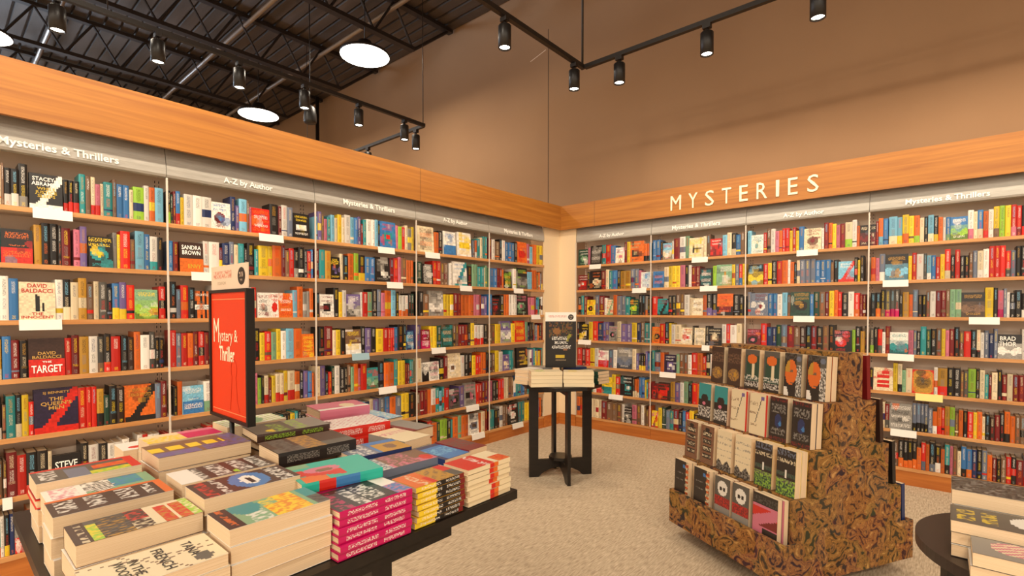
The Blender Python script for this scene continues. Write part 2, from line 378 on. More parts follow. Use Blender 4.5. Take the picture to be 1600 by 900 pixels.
def paint(style, bg, ti, ac, rg, nb=6):
    bg, ti, ac = PAL[bg], PAL[ti], PAL[ac]
    dx, dy, sx_, sy_ = rg.uniform(-.14, .14), rg.uniform(-.1, .1), rg.uniform(.7, 1.15), rg.uniform(.6, 1.2)
    blobs = [(rg.uniform(.05, .95), rg.uniform(.05, .95), rg.uniform(.06, .3), rg.uniform(.04, .2), rg.choice([bg, ac, ac, ti, PAL[rg.choice('knewso')]]), rg.uniform(.25, .75)) for _ in range(nb)]
    grain = random.Random(rg.random())
    def f(u, v):
        c, (r_, g_, b_, al) = g(u, v)
        for (bx, by, rx, ry, bc, am) in blobs:
            if ((u-bx)/rx)**2+((v-by)/ry)**2 < 1: c = tuple(x*(1-am)+y*am for x, y in zip(c, bc))
        k_ = grain.uniform(.78, 1.12)
        return tuple(min(1, x*k_) for x in c), (r_, g_, b_, al)
    def g(u, v):
        u0_, v0_ = u, v; u = .5+(u-.5-dx)/sx_ if style in (1, 5) else u; v = v if style not in (1,) else v
        c = bg; al = 0.; ic = ti
        def row(v0, v1, m=.1, col=ti, a=1.):
            nonlocal al, ic
            if v0 <= v < v1 and m <= u <= 1-m: al = a; ic = col
        if style == 0:
            if .34 < v < .56 and .18 < u < .82: c = ac
            row(.80, .92); row(.66, .78, .16); row(.12, .24, .1, ac)
        elif style == 1:
            if ((u-.5)/.34)**2+((v-.42)/.2)**2 < 1: c = ac
            if ((u-.5)/.15)**2+((v-.42)/.09)**2 < 1: c = ti
            row(.82, .94, .08); row(.70, .79, .12); row(.05, .14, .2, ac)
        elif style == 2:
            if v < .45: c = ac
            row(.72, .92, .1); row(.18, .38, .08); row(.5, .56, .25)
        elif style == 3:
            if abs((u-.5)-(v-.35)*.8) < .13: c = ac
            if v < .12: c = ac
            row(.80, .93, .1); row(.66, .76, .1)
        elif style == 4:
            if v < .62: c = tuple(x*.6+y*.4 for x, y in zip(bg, ac))
            if v < .42+.08*math.sin(u*9): c = ac
            if v < .2+.05*math.sin(u*13+2): c = tuple(x*.35 for x in ac)
            row(.78, .92, .12); row(.08, .16, .2, ti)
        elif style == 5:
            if .24 < v < .58 and (abs(u-.44) < .075 or (abs(u-.64) < .05 and v < .46)): c = ac
            if ((u-.44)/.06)**2+((v-.62)/.045)**2 < 1: c = ac
            if .22 < v < .245: c = ac
            row(.82, .93, .12); row(.70, .80, .06); row(.05, .18, .08)
        elif style == 6:
            for q in range(5): row(.1+q*.17, .21+q*.17, .08+.05*(q % 2), ti if q % 2 else ac)
        elif style == 7:
            if int(u*7) % 2: c = ac
            if .3 < v < .5: c = ti
            row(.8, .92, .05); row(.34, .46, .05, bg)
        elif style == 8:
            if min(u, 1-u) < .07 or min(v, 1-v) < .05: c = ac
            if ((u-.5)/.36)**2+((v-.5)/.26)**2 < 1: c = tuple(x*.45 for x in bg)
            if min(u, 1-u)+min(v, 1-v)*1.4 < .2: c = PAL['r']
            row(.62, .70, .26); row(.48, .57, .22); row(.36, .44, .26)
        elif style == 9:   # plates
            for q in (0, 1, 2, 3):
                if .14+q*.2 < v < .27+q*.2 and .2 < u < .8: c = ac; row(.17+q*.2, .24+q*.2, .24)
        return c, (*ic, al)
    return f

def face_book(w, h, t, pf, nx=14, ny=20, spine=None, back=None, hard=False, spine_txt=None, rg=random, ts=1.):
    """upright book seen from the front: origin bottom centre of the front cover, y thickness"""
    a = MB(); off = rg.uniform(0, 40); kk = 1000/ts
    for i in range(nx):
        for j in range(ny):
            c, ink = pf((i+.5)/nx, (j+.5)/ny)
            x0, x1 = -w/2+w*i/nx, -w/2+w*(i+1)/nx; z0, z1 = h*j/ny, h*(j+1)/ny
            a.quad([(x0, 0, z0), (x1, 0, z0), (x1, 0, z1), (x0, 0, z1)], c, ink, [(x*kk/5+off, z*kk/7+off) for x, z in ((x0, z0), (x1, z0), (x1, z1), (x0, z1))])
    sc = spine or pf(.02, .5)[0]; bk = back or sc
    e = .0028 if hard else .0006
    th = .0022 if hard else .0008
    # front board sides and back board
    a.box(-w/2, w/2, .0002, th, 0, h, sc); a.box(-w/2, w/2, t-th, t, 0, h, bk)
    # spine with lettering
    n = 10
    for j in range(n):
        z0, z1 = h*j/n, h*(j+1)/n
        al = .95 if (spine_txt and j in (1, 2, 3, 5, 6, 7, 8)) else 0
        ic = PAL[spine_txt] if spine_txt else (0, 0, 0)
        for q, (y0, y1, xx0, xx1) in enumerate(((0, t*.25, 0, -.0015), (t*.25, t*.75, -.0015, -.0015), (t*.75, t, -.0015, 0))):
            if not hard: xx0 = xx1 = 0
            a.quad([(-w/2+xx0, y0, z0), (-w/2+xx0, y0, z1), (-w/2+xx1, y1, z1), (-w/2+xx1, y1, z0)], sc, (*ic, al if q == 1 else 0), [(p*1000/3+off, z*1000/4.5+off) for p, z in ((y0, z0), (y0, z1), (y1, z1), (y1, z0))])
    p = MB(); p.box(-w/2+.001, w/2-e, th, t-th, e, h-e)
    return a, p

# widths on the shelves follow the photograph: (letter = colour, number = width in its pixels), F = face-out: background, title, accent, layout
LROW = {
1: "@0 c6 n4 k/w11 k/w12 k/g14 _2 F52:kYw3=pick _1 k/r8 k/r8 k/r9 t10 n8 c/r7 P/r8 c5 t14 n6 b10 b10 c6 L17 w8 o9 l13 @264 k/L5 D4 R4 b/r7 y6 w14 w14 w15 F29:wbR1 B8 p6 l12 n4 P3 F28:rwo6 k13 _1 R5 w9 s8 F26:kyw0 @492 l6 p6 n4 P5 t5 l6 c5 y6 c5 w9 l6 b5 p5 R4 t5 w8 w5 l5 k3 F24:brt1 @609 o5 n5 P4 L6 r5 c4 g6 y7 @653 F26:con6 o7 k6 _2 F19:wbb2 F26:wyy0 @746 t5 c4 t8 R6 w5 n7 k4 w5 b14 k5 F15:orr1 P4 l5 o6 y9",
2: "@3 F50:kor2 k2 Y12 k13 k13 K5 R14 _5 P10 p11 _2 F38:kyt1 g7 y5 r15 n8 l14 b9 w/t12 k8 @262 b10 R8 _2 F37:Nwo2=brown w9 w16 R5 B11 s7 c7 t9 k/r5 k11 t6 y15 y7 o14 R6 n6 r8 k/g7 k8 @494 R6 t9 Y9 F14:kyp5 c5 k8 o9 L7 k/y10 b16 F23:kgw5 R6 r7 P5 n8 @652 D8 F17:kww6 r12 n11 _3 w4 F24:wbt3 k7 G9 t10 c2 G7 b11 R8 o3 F12:kyL6 _2 w5 F18:kLg4 l7 o7",
3: "@0 w14 b15 _1 F57:crk5=innocent w12 k/c12 c12 Y13 n11 c8 e13 k8 b/y11 p/y11 r13 F36:GyO4 k2 r10 @266 k10 s7 r12 k10 F27:kwo7 w30 k16 _2 w14 r7 _2 F17:wkR6 F16:wrr1 F22:owr6 l7 o9 @495 k5 F22:wRk1 k8 y6 w6 F22:pwg4 w3 r8 G7 k8 s6 P6 o10 l7 k5 @655 k7 n9 F22:gkw4 _1 y15 _1 R11 o12 o8 P9 R3 p9 b7 F13:krR1 k6 o8 w12 F18:kPG1 P10",
4: "@2 b14 R13 _1 k13 F57:Nyr2=target r11 R12 Y15 w14 K/n10 k/r11 r15 _1 k10 N10 o10 w14 e9 k6 k8 @266 r9 s8 r10 o/r9 R8 r9 R7 N30 o9 @397 k9 y8 r10 G8 y7 w8 l12 o13 F24:oyy6 @499 k8 R13 c5 y7 k8 F24:nyw2 k7 p9 k8 y11 r8 r7 b8 k9 c4 @603 r8 r11 b8 k5 F15:Bwl6 p8 F14:Rwm2 y11 D7 F18:Dct6 n9 R14 k5 y6 w/r14 k7 n11 y9 F16:pLw4 y6 F16:royo6 G4",
5: "@0 n6 t15 k/c10 y11 r8 F70:iyr3=queen r13 r8 r8 Y/k11 D9 k12 N12 F48:oYk3 s9 R9 k7 @270 k6 o8 F33:lwb2 w/G14 n50 @397 P5 L6 k4 c/r7 R5 y6 c/r7 c/r6 y6 c/r11 o8 k6 p7 b6 o6 c7 @500 p8 k5 r5 D5 w8 k7 k5 n5 G5 o7 P4 r9 F18:trG4 k9 o8 o8 t6 @652 c7 F11:wkk4 F16:wPk6 k8 R6 F20:cnw1 w6 k12 y6 r8 o8 k9 n5 y6 w6 F10:pkc0 t7 F26:kyn9",
6: "@0 n5 R17 r15 k17 k17 c6 F46:kwr6=berry k12 w16 k14 @528 R12 r14 p9 l7 B7 c6 p9 s9 b8 o9 s9 y12 k10 n8 R11 o6 w/o7 t6 l4 t4 r7 F16:ePk1 p8 F18:gPk0 r9 R10 P7 k9 r9 c7 n8",
7: "@0 k/y8 B8 F20:gwr2 @668 r7 o8 D5 L11 k6 t3 o8 G5 o11 F16:wks1 o4 c6 R7 t8 k8 w5 n8 F16:krw1 t10 y14"}
RROW = {
1: "@903 F15:DwG1 P4 F18:kwg6 t6 r8 b7 F14:wPc1 R4 y5 F21:oGk1 @1018 b13 k4 F14:lrc4 w3 R9 w9 G6 F22:cyk5 c5 n6 F19:rwR3 l7 c7 k/c7 b7 @1167 l6 F19:wtc5 r5 n6 w7 P6 o5 r5 r6 y5 r5 y5 b8 F27:cRn1 w4 R7 o6 y6 P6 R8 c/L11 w7 o5 F25:kcR4 @1360 w5 R6 o/l7 b8 _1 l/c13 l/y8 y/o10 y8 o/L9 c7 k6 l/c9 k/y7 o7 w5 b/G7 F27:bwL4 w/P9 c6 b/c9 o/r8 w8 y/n9 L9 y9 r/P9 r/R8 k/r12 o8 y8",
2: "@903 F14:Rwr1 k4 F18:koc1 R7 c5 t5 b8 k5 Y8 Y8 s6 s6 P4 F20:wlb6 @1020 F17:boB6 c7 y6 y6 y6 P8 k5 w5 R13 F20:kwt6 L6 F24:GwY5 y5 s6 @1168 F24:kly4 r7 y6 k8 r8 o9 w4 o6 k4 c5 s8 s8 s8 b8 b8 b8 n5 k7 F25:lwr3 k5 y4 k6 @1360 o7 P6 s/w9 F36:kYl4 y6 r7 w11 e5 l/w7 b7 r7 y7 r/c9 k7 r8 k7 k7 n6 s7 c/w9 w9 r9 r8 r9 r/e8 s8 k8 k8 k9",
3: "@903 k5 t4 R5 F13:yok1 s6 R8 w4 F10:crG3 o6 s7 s6 t7 F14:DyL1 k10 @1018 r9 F17:tRk3 k12 n13 w8 c4 F17:cnw6 o6 k/p16 F25:ork2 k10 @1168 s5 F27:sRw1 b7 b7 w8 l8 n5 F30:DYk1 b6 D9 n9 R6 y8 o6 r6 k10 w9 r/o9 @1360 k8 k/o8 k/n7 e/m8 e/m7 e/m7 k5 Y10 o6 s8 k7 k6 n6 w9 R8 R8 n6 G9 G9 F37:kYn4 y13 k7 P/m9 s5 w5 k8",
4: "@899 k6 F15:kyc1 y6 r8 B8 p9 F13:gPk1 c6 p9 p8 y8 B6 n6 t8 @1017 F14:oYk1 r8 k6 y4 w6 c9 F18:crw1 k3 F17:cwg6 k6 F20:kcn1 w7 r6 w10 c8 @1168 F21:RPk1 r9 B9 B6 D8 s9 R11 n9 N9 k9 R8 k10 n9 k9 F28:kPr1 L5 k8 @1360 e/L6 k6 r/e7 w5 R7 F29:wtt4 P8 s5 k6 t9 D7 k9 n8 y6 P6 R8 k8 n7 r11 k9 c/k6 w6 s7 B8 s6 F38:ksw4=brad w9 r8 w4",
5: "@897 t5 r7 R6 r7 y7 w6 F16:wPr2 s7 w6 F24:gws4 c6 @1015 t8 s9 o6 F19:iwp1 G5 n7 n6 w6 r9 o8 r6 k6 w5 r8 k9 k40 n50 @1360 k6 F31:crr9 y7 c/k7 G6 c10 F34:Yko8 w6 Y/r15 k10 k11 n5 e7 L12 k6 c8 t6 R5 c9 k7 R8 c9",
6: "@897 L7 F14:gkr1 G9 w5 r8 F16:yDt2 y6 r7 F20:kwt1 @1016 F13:Rkr1 F19:Nrr1 Y7 p8 w6 G7 k6 r8 o50 n60 k60 @1360 r6 k8 o6 c5 R/e7 F36:gkw6 s/k7 s/k6 s/k6 s/k6 s7 o/w7 o/r7 r5 Y/o8 L8 n6 o7 k7 r9 y6 o8 c5 k7 N8 R8 k7 o/k9 o8",
7: "@897 o9 o8 y8 c9 c9 R8 n8 n8 n8 w4 F12:kwg1 P7 n7 w5 @1016 F13:yPr3 y6 D6 s6 t6 R8 k6 b5 r6 y7 k70 o50 @1360 s7 n40 k/o8 k/o7 k/o7 k/o7 o7 r/s7 o6 k/s9 k/w9 o6 t/k8 P5 n7 c6 b/k8 b/o9 B8 k8 s8 o8 R7 k7 n8 r8 k8"}
TXT = {
 'target': [('DAVID\nBALDACCI', .5, .56, .8, .18, 'gold'), ('THE', .5, .38, .26, .05, 'letter'), ('TARGET', .5, .2, .86, .2, 'letter')],
 'innocent': [('DAVID\nBALDACCI', .5, .84, .86, .24, 'redink'), ('THE\nINNOCENT', .5, .12, .9, .16, 'redink')],
 'queen': [('SJ BENNETT', .5, .9, .6, .07, 'gold'), ('THE\nQUEEN\'S\nMEN', .5, .66, .7, .28, 'gold')],
 'brown': [('SANDRA\nBROWN', .5, .74, .82, .32, 'letter'), ('ENVY', .62, .2, .55, .14, 'yellowink')],
 'berry': [('STEVE\nBERRY', .5, .55, .84, .5, 'letter')],
 'brad': [('BRAD\nTHOR', .42, .72, .74, .4, 'card')],
 'pick': [('STACEY\nABRAMS', .42, .79, .7, .25, 'card'), ('WHILE\nJUSTICE\nSLEEPS', .5, .48, .66, .3, 'yellowink')],
}
PAL['O'] = PAL['L']; CN['O'] = 'lime'; DARK.add('O')
def rayxy(px):
    u = (px-800)/FPX; v = (485-500.8)/FPX; fw = math.cos(PITCH)-v*math.sin(PITCH)
    return u*math.cos(YAW)-fw*math.sin(YAW), u*math.sin(YAW)+fw*math.cos(YAW)
def along(px, left):
    X, Y = rayxy(px)
    return (SL-.012)/X*Y if left else (SR+.012)/Y*X
def px_of(X, Y, Z):
    r = X*math.cos(YAW)+Y*math.sin(YAW); f = -X*math.sin(YAW)+Y*math.cos(YAW); d = CAMH-Z
    zc = f*math.cos(PITCH)+d*math.sin(PITCH)
    if zc < .1: return -999, -999, zc
    return 800+FPX*r/zc, 500.8+FPX*(d*math.cos(PITCH)-f*math.sin(PITCH))/zc, zc

def fill(a0, a1, items, k, left, rg, zone):
    """random run of spines from a0 to a1"""
    pal = zone
    x = a0
    while x < a1-.012:
        t = rg.choice([.02, .024, .028, .032, .036]); 
        if x+t > a1: t = a1-x
        code = rg.choice(pal)
        if rg.random() < .2: code += '/'+rg.choice('ywrokcb')
        n = rg.choice([1, 1, 1, 2, 3])
        hh = rg.uniform(.185, .24)
        for _ in range(n):
            if x+t > a1+1e-6: break
            items.append(('S', x, x+t, code, hh)); x += t
def parse(row, left, k):
    rg = random.Random(k*11+left*100)
    items = []; pos = None; px = 0
    bs = LB if left else RB
    for tk in row.split():
        if tk[0] == '@': px = float(tk[1:]); continue
        if tk[0] == '_': px += float(tk[1:]); continue
        if tk[0] == 'F':
            wd, rest = tk[1:].split(':'); wd = float(wd); key = None
            if '=' in rest: rest, key = rest.split('=')
            items.append(['F', along(px, left), along(px+wd, left), rest, key]); px += wd
        else:
            j = 1
            while not tk[j].isdigit(): j += 1
            wd = float(tk[j:]); a0, a1 = along(px, left), along(px+wd, left)
            n = max(1, round((a1-a0)/.045)) if (a1-a0) > .056 else 1
            for q in range(n): items.append(['S', a0+(a1-a0)*q/n, a0+(a1-a0)*(q+1)/n, tk[:j], None])
            px += wd
    return items, rg
PALS = ['kknwrRolYbts', 'kkrnwRoysbtc', 'kksgwrRoYbtD', 'krRonkwkYBts', 'krRykwonpbtc', 'krRkokwnbtyc', 'kkoRnksbwtyD']
ALLB = []       # every book on the shelves
for left in (True, False):
    bs = LB if left else RB
    for k in range(7):
        items, rg = parse((LROW if left else RROW)[k+1], left, k)
        items = [tuple(i) for i in items]
        out = []
        for bi in range(len(bs)-1):
            lo, hi = bs[bi]+.008, bs[bi+1]-.008
            mine = sorted([i for i in items if bs[bi]-.02 < (i[1]+i[2])/2 < bs[bi+1]], key=lambda i: i[1])
            cur = lo; res = []
            for it in mine:
                a0, a1 = max(it[1], lo), min(it[2], hi)
                if a1-a0 < .008: continue
                if a0-cur > .04: fill(cur, a0, res, k, left, rg, PALS[k])
                if res and a0 < res[-1][2]: a0 = res[-1][2]
                if a1-a0 < .008: continue
                res.append((it[0], a0, a1, it[3], it[4])); cur = a1
            if hi-cur > .03: fill(cur, hi, res, k, left, rg, PALS[k])
            z = ZS[k]
            nS = 0
            for it in res:
                typ, a0, a1, spec, ex = it; wd = a1-a0
                if typ == 'S':
                    nS += 1
                    h = (rg.uniform(.182, .216) if wd > .026 else rg.uniform(.160, .206)) if not ex else ex*.87
                    if not ex and res.index(it) and res[res.index(it)-1][3] == spec: h = ALLB[-1]['h']
                    ALLB.append(dict(t='S', left=left, k=k, bay=bi, a=(a0+a1)/2, w=wd-.0006, h=h, spec=spec, n=nS, z=z))
                else:
                    h = min(.222, max(.165, wd*1.42)); 
                    ALLB.append(dict(t='F', left=left, k=k, bay=bi, a=(a0+a1)/2, w=min(wd-.001, .175), h=h, spec=spec, key=ex, z=z, n=0))
            tot = nS
            for q in ALLB[-len(res):]: q['tot'] = tot
def occluded(x, y):
    if x < 0 or x > 1600 or y > 900: return True
    if 331 < x < 397 and 410 < y < 660: return True
    if y > 665 and 170 < x < 640: return True
    if y > 640 and 400 < x < 600: return True
    if x < 230 and y > 740+0*x: return True
    if y > 575 and 820 < x < 925: return True
    if 843 < x < 897 and y > 485: return True
    if x > 1100 and x < 1365 and y > 545: return True
    if x > 1065 and x < 1400 and y > 640: return True
    if x > 1480 and y > 745: return True
    return False
for q in ALLB:
    X, Y = (SL-.012, q['a']) if q['left'] else (q['a'], SR+.012)
    x, y, zc = px_of(X, Y, q['z']+q['h']/2); q['px'] = (x, y)
    face = abs(X)/math.hypot(X, Y) if q['left'] else abs(Y)/math.hypot(X, Y)
    q['score'] = 0 if (zc < .2 or occluded(x, y)) else q['w']*q['h']*face/zc**2
spines = sorted([q for q in ALLB if q['t'] == 'S'], key=lambda q: -q['score'])
solo = set(id(q) for q in spines[:300])
def wallname(left): return 'plain-fascia wall' if left else 'MYSTERIES wall'
def bayname(q): return '%s bay from corner' % ORD[(6-q['bay']-1+1-0) if q['left'] else q['bay']+1]
def bayord(q): return ORD[max(1, 6-q['bay']) if q['left'] else q['bay']+1]
stuffC, stuffP = MB(), MB(); used = {}
BR = random.Random(5)
def place(q):
    tilt = 0
    if q['left']: M_ = Matrix.Translation((SL-.012, q['a'], q['z']+.0015))@Matrix.Rotation(math.pi/2, 4, 'Z')
    else: M_ = Matrix.Translation((q['a'], SR+.012, q['z']+.0015))@Matrix.Rotation(0, 4, 'Z')
    return M_
for q in ALLB:
    M_ = place(q)
    jy = BR.uniform(0, .006)
    M_ = M_@Matrix.Translation((0, jy, 0))
    if q['t'] == 'S':
        c, p = spine_book(q['w'], q['h'], BR.uniform(.11, .14), q['spec'], BR)
        if id(q) in solo:
            code = q['spec']; nm = CN[code[0]]
            if len(code) > 2 and code[2] != code[0]: nm = '%s-and-%s' % (CN[code[0]].replace(' ', '-'), CN[code[2]].replace(' ', '-'))
            if q['left'] and q['bay'] == 1: pos = '%s spine before the divider' % ORD[q['tot']-q['n']+1]
            else: pos = '%s spine past the divider' % ORD[q['n']]
            lab = '%s book, %s, %s shelf, %s bay from corner, %s' % (nm, pos, ORD[q['k']+1], bayord(q), wallname(q['left']))
            o = c.obj('shelved_book', M['cover'], colours=True, label=lab, cat='book', group='spine-out books on the wall bookcases')
            o.matrix_world = M_; p.obj('pages', M['pages_s'], o)
        else:
            stuffC.add(c, M_); stuffP.add(p, M_)
    else:
        sp = q['spec']; bg, ti, ac, st = sp[0], sp[1], sp[2], int(sp[3]) if sp[3:4].isdigit() else 6
        big = q['left'] and q['bay'] <= 2 or (not q['left'] and q['bay'] >= 2)
        pf = paint(st, bg, ti, ac, BR, 0 if q['key'] else 6)
        if q['key']:
            base = pf
            pf = (lambda f: (lambda u, v: (f(u, v)[0], (0, 0, 0, 0))))(base)
        c, p = face_book(q['w'], q['h'], .028, pf, 16 if big else 8, 22 if big else 12, hard=True, rg=BR, ts=1.0)
        zn = '' 
        lab = '%s cover with %s and %s, %s shelf, %s bay from corner, %s' % (CN[bg], CN[ti], CN[ac], ORD[q['k']+1], bayord(q), wallname(q['left']))
        if ti == bg or ac == bg or ti == ac: lab = '%s face-out cover with %s, %s shelf, %s bay from corner, %s' % (CN[bg], CN[ti if ti != bg else ac], ORD[q['k']+1], bayord(q), wallname(q['left']))
        if lab in used:
            used[lab] += 1; lab = '%s %s' % (ORD[used[lab]], lab)
        else: used[lab] = 1
        o = c.obj('face_out_book', M['cover'], colours=True, label=lab, cat='book', group='face-out books on the wall bookcases')
        o.matrix_world = M_@Matrix.Translation((0, -.004, 0))@Matrix.Rotation(-.06, 4, 'X')
        p.obj('pages', M['pages_s'], o)
        for (tx, u, v, tw, th, mm) in TXT.get(q['key'], []):
            text_obj(tx, M[mm], q['w']*tw, q['h']*th, 0, o, (-q['w']/2+q['w']*u, -.0009, q['h']*v), 'title_lettering', bold=.015)
o = stuffC.obj('shelved_books', M['cover'], colours=True, label='remaining rows of spine-out books filling both wall bookcases', cat='book', kind='stuff')
stuffP.obj('pages', M['pages_s'], o, kind='stuff')

# shelf cards, clipped to the shelf edges: (centre px, width px, shelf, wall, colour)
CARDS_L = [(84, 62, 1), (423, 38, 1), (602, 26, 1), (674, 23, 1), (322, 48, 2), (615, 25, 2), (726, 19, 2), (808, 15, 2), (62, 67, 3), (835, 14, 3), (561, 27, 4), (683, 22, 4), (603, 28, 5), (828, 15, 5), (736, 20, 6), (5, 16, 6), (745, 20, 7), (807, 17, 7)]
CARDS_R = [(931, 18, 1), (1094, 25, 1), (1261, 33, 1), (1000, 22, 2), (1108, 27, 2), (1399, 40, 2), (1257, 33, 3), (1538, 48, 3), (915, 20, 4), (1104, 12, 4), (1409, 41, 4), (1045, 25, 5), (1454, 43, 5), (964, 22, 6), (1415, 41, 6)]
cnt = {}
for cards, left in ((CARDS_L, True), (CARDS_R, False)):
    for px, wpx, k in cards:
        a0, a1 = along(px-wpx/2, left), along(px+wpx/2, left); w = a1-a0; c = (a0+a1)/2
        bs = LB if left else RB; bi = max(i for i in range(len(bs)-1) if bs[i] <= c)
        mt = M['bluecard'] if (left and px == 561) else M['yellowcard'] if (not left and px == 1454) else M['card']
        cn = 'pale blue' if mt is M['bluecard'] else 'pale yellow' if mt is M['yellowcard'] else 'white'
        b = MB(); h = .048 if not (left and k >= 5) else .05
        b.prism([(-.004, .012), (-.005, .012), (-.012, -h+.01), (-.011, -h+.01)], -w/2, w/2, axis='x'); b.box(-w/2, w/2, -.005, .012, .011, .0125)
        lab = '%s card clipped to the %s shelf edge, %s bay from corner, %s' % (cn, ORD[k], bayord(dict(left=left, bay=bi)), wallname(left))
        if lab in cnt: lab = lab.replace(' card', ' card closer to the corner' if left else ' card farther along', 1); 
        cnt[lab] = 1
        o = b.obj('shelf_card', mt, label=lab, cat='card', group='shelf edge cards')
        z = ZS[k-1]-.010
        o.matrix_world = (Matrix.Translation((SL, c, z))@Matrix.Rotation(math.pi/2, 4, 'Z')) if left else Matrix.Translation((c, SR, z))
# ---- furniture start
# ------------------------------------------------------------------ black book table
TT = .74
t = empty('display_table', (-1.6, .15, 0), label='long black rectangular display table loaded with stacked books', cat='table')
b = MB(); b.box(-.40, .565, -.0, 1.078, TT-.028, TT); b.obj('tabletop', M['blackwood'], t)
b = MB(); b.box(-.35, .525, .25, .83, TT-.075, TT-.0285); b.obj('apron', M['blackwood'], t)
for x in (.455, -.35):
    for y in (.57, .27):
        b = MB(); b.box(x, x+.06, y, y+.06, 0, TT-.0755); b.obj('leg', M['blackwood'], t)

SR_ = random.Random(11)
def lie(x, y, z, w, h, th, rot, pf, desc, group, spine=None, hard=False, st=None, hi=True, txt=(), name='stacked_book', ts=2.2, cols=None):
    c, p = face_book(w, h, th, pf, 26 if hi else 1, 38 if hi else 1, spine=spine, hard=hard, spine_txt=st, rg=SR_, ts=ts)
    if cols:      # spine printed in bands along its length
        for i, (q, f) in enumerate(zip(c.uv, c.f)):
            if q is not None and all(abs(c.v[j][0]+w/2) < .0025 for j in f):
                zc = sum(c.v[j][2] for j in f)/len(f)/h; c.c[i] = cols(zc)
    o = c.obj(name, M['cover'], colours=True, label=desc, cat='book', group=group)
    o.matrix_world = Matrix.Translation((x, y, z))@Matrix.Rotation(rot, 4, 'Z')@Matrix.Translation((0, -h/2, 0))@Matrix.Rotation(-math.pi/2, 4, 'X')
    p.obj('pages', M['pages'], o)
    for (tx, u, v, tw, tht, mm) in txt: text_obj(tx, M[mm], w*tw, h*tht, 0, o, (-w/2+w*u, -.0008, h*v), 'title_lettering', bold=.01)
    return o
def stack(desc, cx, cy, w, h, zt, n, pf, rot=0, spine=None, hard=False, st=None, txt=(), base=TT, cols=None, ts=2.2, group='books stacked on the black table', plain='w'):
    th = (zt-base-.001)/n
    for i in range(n):
        top = i == 0
        z = zt-i*th
        dx, dy, dr = (0, 0, 0) if top else (SR_.uniform(-.004, .004), SR_.uniform(-.004, .004), SR_.uniform(-.02, .02))
        pos = 'topmost of pile' if top else ('%s in pile' % ORD[i+1] if i < n-1 else 'bottom of pile')
        f = pf if top else (lambda u, v: (PAL[plain], (0, 0, 0, 0)))
        lie(cx+dx, cy+dy, z, w, h, th-.0008, rot+dr, f, '%s, %s' % (desc, pos), group, spine, hard, st, top, txt if top else (), ts=ts, cols=cols)

def art(fn, bg, default_ink=(0,0,0,0)):
    """cover art from a function (u right, v up) returning a palette letter, or letter plus ink letter"""
    def f(u, v):
        r = fn(u, v); mu_ = .14; gy = (.12, .09, .07)
        mut = lambda c: tuple(x*(1-mu_)*.92+y*mu_ for x, y in zip(c, gy))
        if r is None: r = bg
        if len(r) == 1: return mut(PAL[r]), (0, 0, 0, 0)
        return mut(PAL[r[0]]), (*mut(PAL[r[1]]), 1.)
    return f
rows = lambda v, *rs: any(a <= v < b_ for a, b_ in rs)
circ = lambda u, v, a, b_, ra, rb: ((u-a)/ra)**2+((v-b_)/rb)**2 < 1
# front row
def fA(u, v):
    if circ(u, v, .80, .84, .16, .07): return 'e'
    if abs(u-.15-.5*(v-.2)) < .012 or abs(v-.3-.4*u) < .007 or abs(u-.9+.6*v) < .01: return 'n'
    return 'c'
stack('cream paperback with tall dark capitals and a round sticker', -1.122, .272, .135, .21, .842, 4, art(fA, 'c'), spine=PAL['w'],
      txt=[('TANA', .42, .80, .55, .085, 'ink'), ('FRENCH', .5, .57, .8, .09, 'ink'), ('IN THE\nWOODS', .5, .32, .7, .18, 'ink')], plain='c')
def fB(u, v):
    if v < .14: return 'N' if v < .06 or v > .1 else 'Nc'
    if v < .2: return 'Ly' if u > .2 else 'e'
    if v < .46: return 'kY' if int(u*16) % 2 else 'ek'
    if v < .6: return 'Nr' if u < .55 else 'Nc'
    if v < .68: return 'c'
    if v < .92: return 'rY' if (v < .79 or v > .81) and u > .12 else 'c'
    return 'Lc'
stack('paperback with dark band, gold tree trunks and orange panels', -1.298, .283, .128, .215, .872, 3, art(fB, 'n'), spine=PAL['n'])
def fC(u, v):
    if u < .12: return 'o'
    if v > .93: return 'o'
    if rows(v, (.05, .2), (.29, .46), (.56, .7), (.78, .88)): return 'Nw' if .15 < u < .85 else 'N'
    return 'N'
stack('thick dark brown paperback with big white title rows', -1.482, .276, .125, .22, .878, 3, art(fC, 'N'), spine=PAL['w'])
def fE(u, v):
    if v < .34: return 'wP' if rows(v, (.06, .3)) else 'w'
    if circ(u, v, .5, .5, .35, .12): return 'k' if (u*9+v*7) % 1 < .5 else 'w'
    if v < .9 and u < .7: return 'tb' if v > .6 else 'wk'
    return 'G'
stack('white paperback with pink lettering and blue-grey silhouettes', -1.622, .282, .125, .215, .868, 3, art(fE, 'w'), spine=PAL['w'])
def fD(u, v):
    if u < .1: return 'r'
    if v > .9: return 'r'
    if .06 < v < .22: return 'ew' if .15 < u < .9 else 'e'
    if .28 < v < .5: return 's' if u > .25 else 'e'
    if v > .55 and .3 < u < .6: return 'or'
    if v > .5 and u > .72: return 'Ly'
    return 'e'
stack('olive grey paperback with white title block and red corner', -1.748, .275, .132, .215, .889, 1, art(fD, 'e'), spine=PAL['w'], base=.851)
stack('red jacketed hardback under the olive grey paperback', -1.762, .283, .165, .235, .850, 1, art(lambda u, v: 'rw' if .7 < v < .9 else 'r', 'r'), spine=PAL['r'], hard=True, base=.826)
stack('white paperback in the pile below the red jacket', -1.752, .277, .145, .215, .825, 2, art(lambda u, v: 'w', 'w'), spine=PAL['w'])
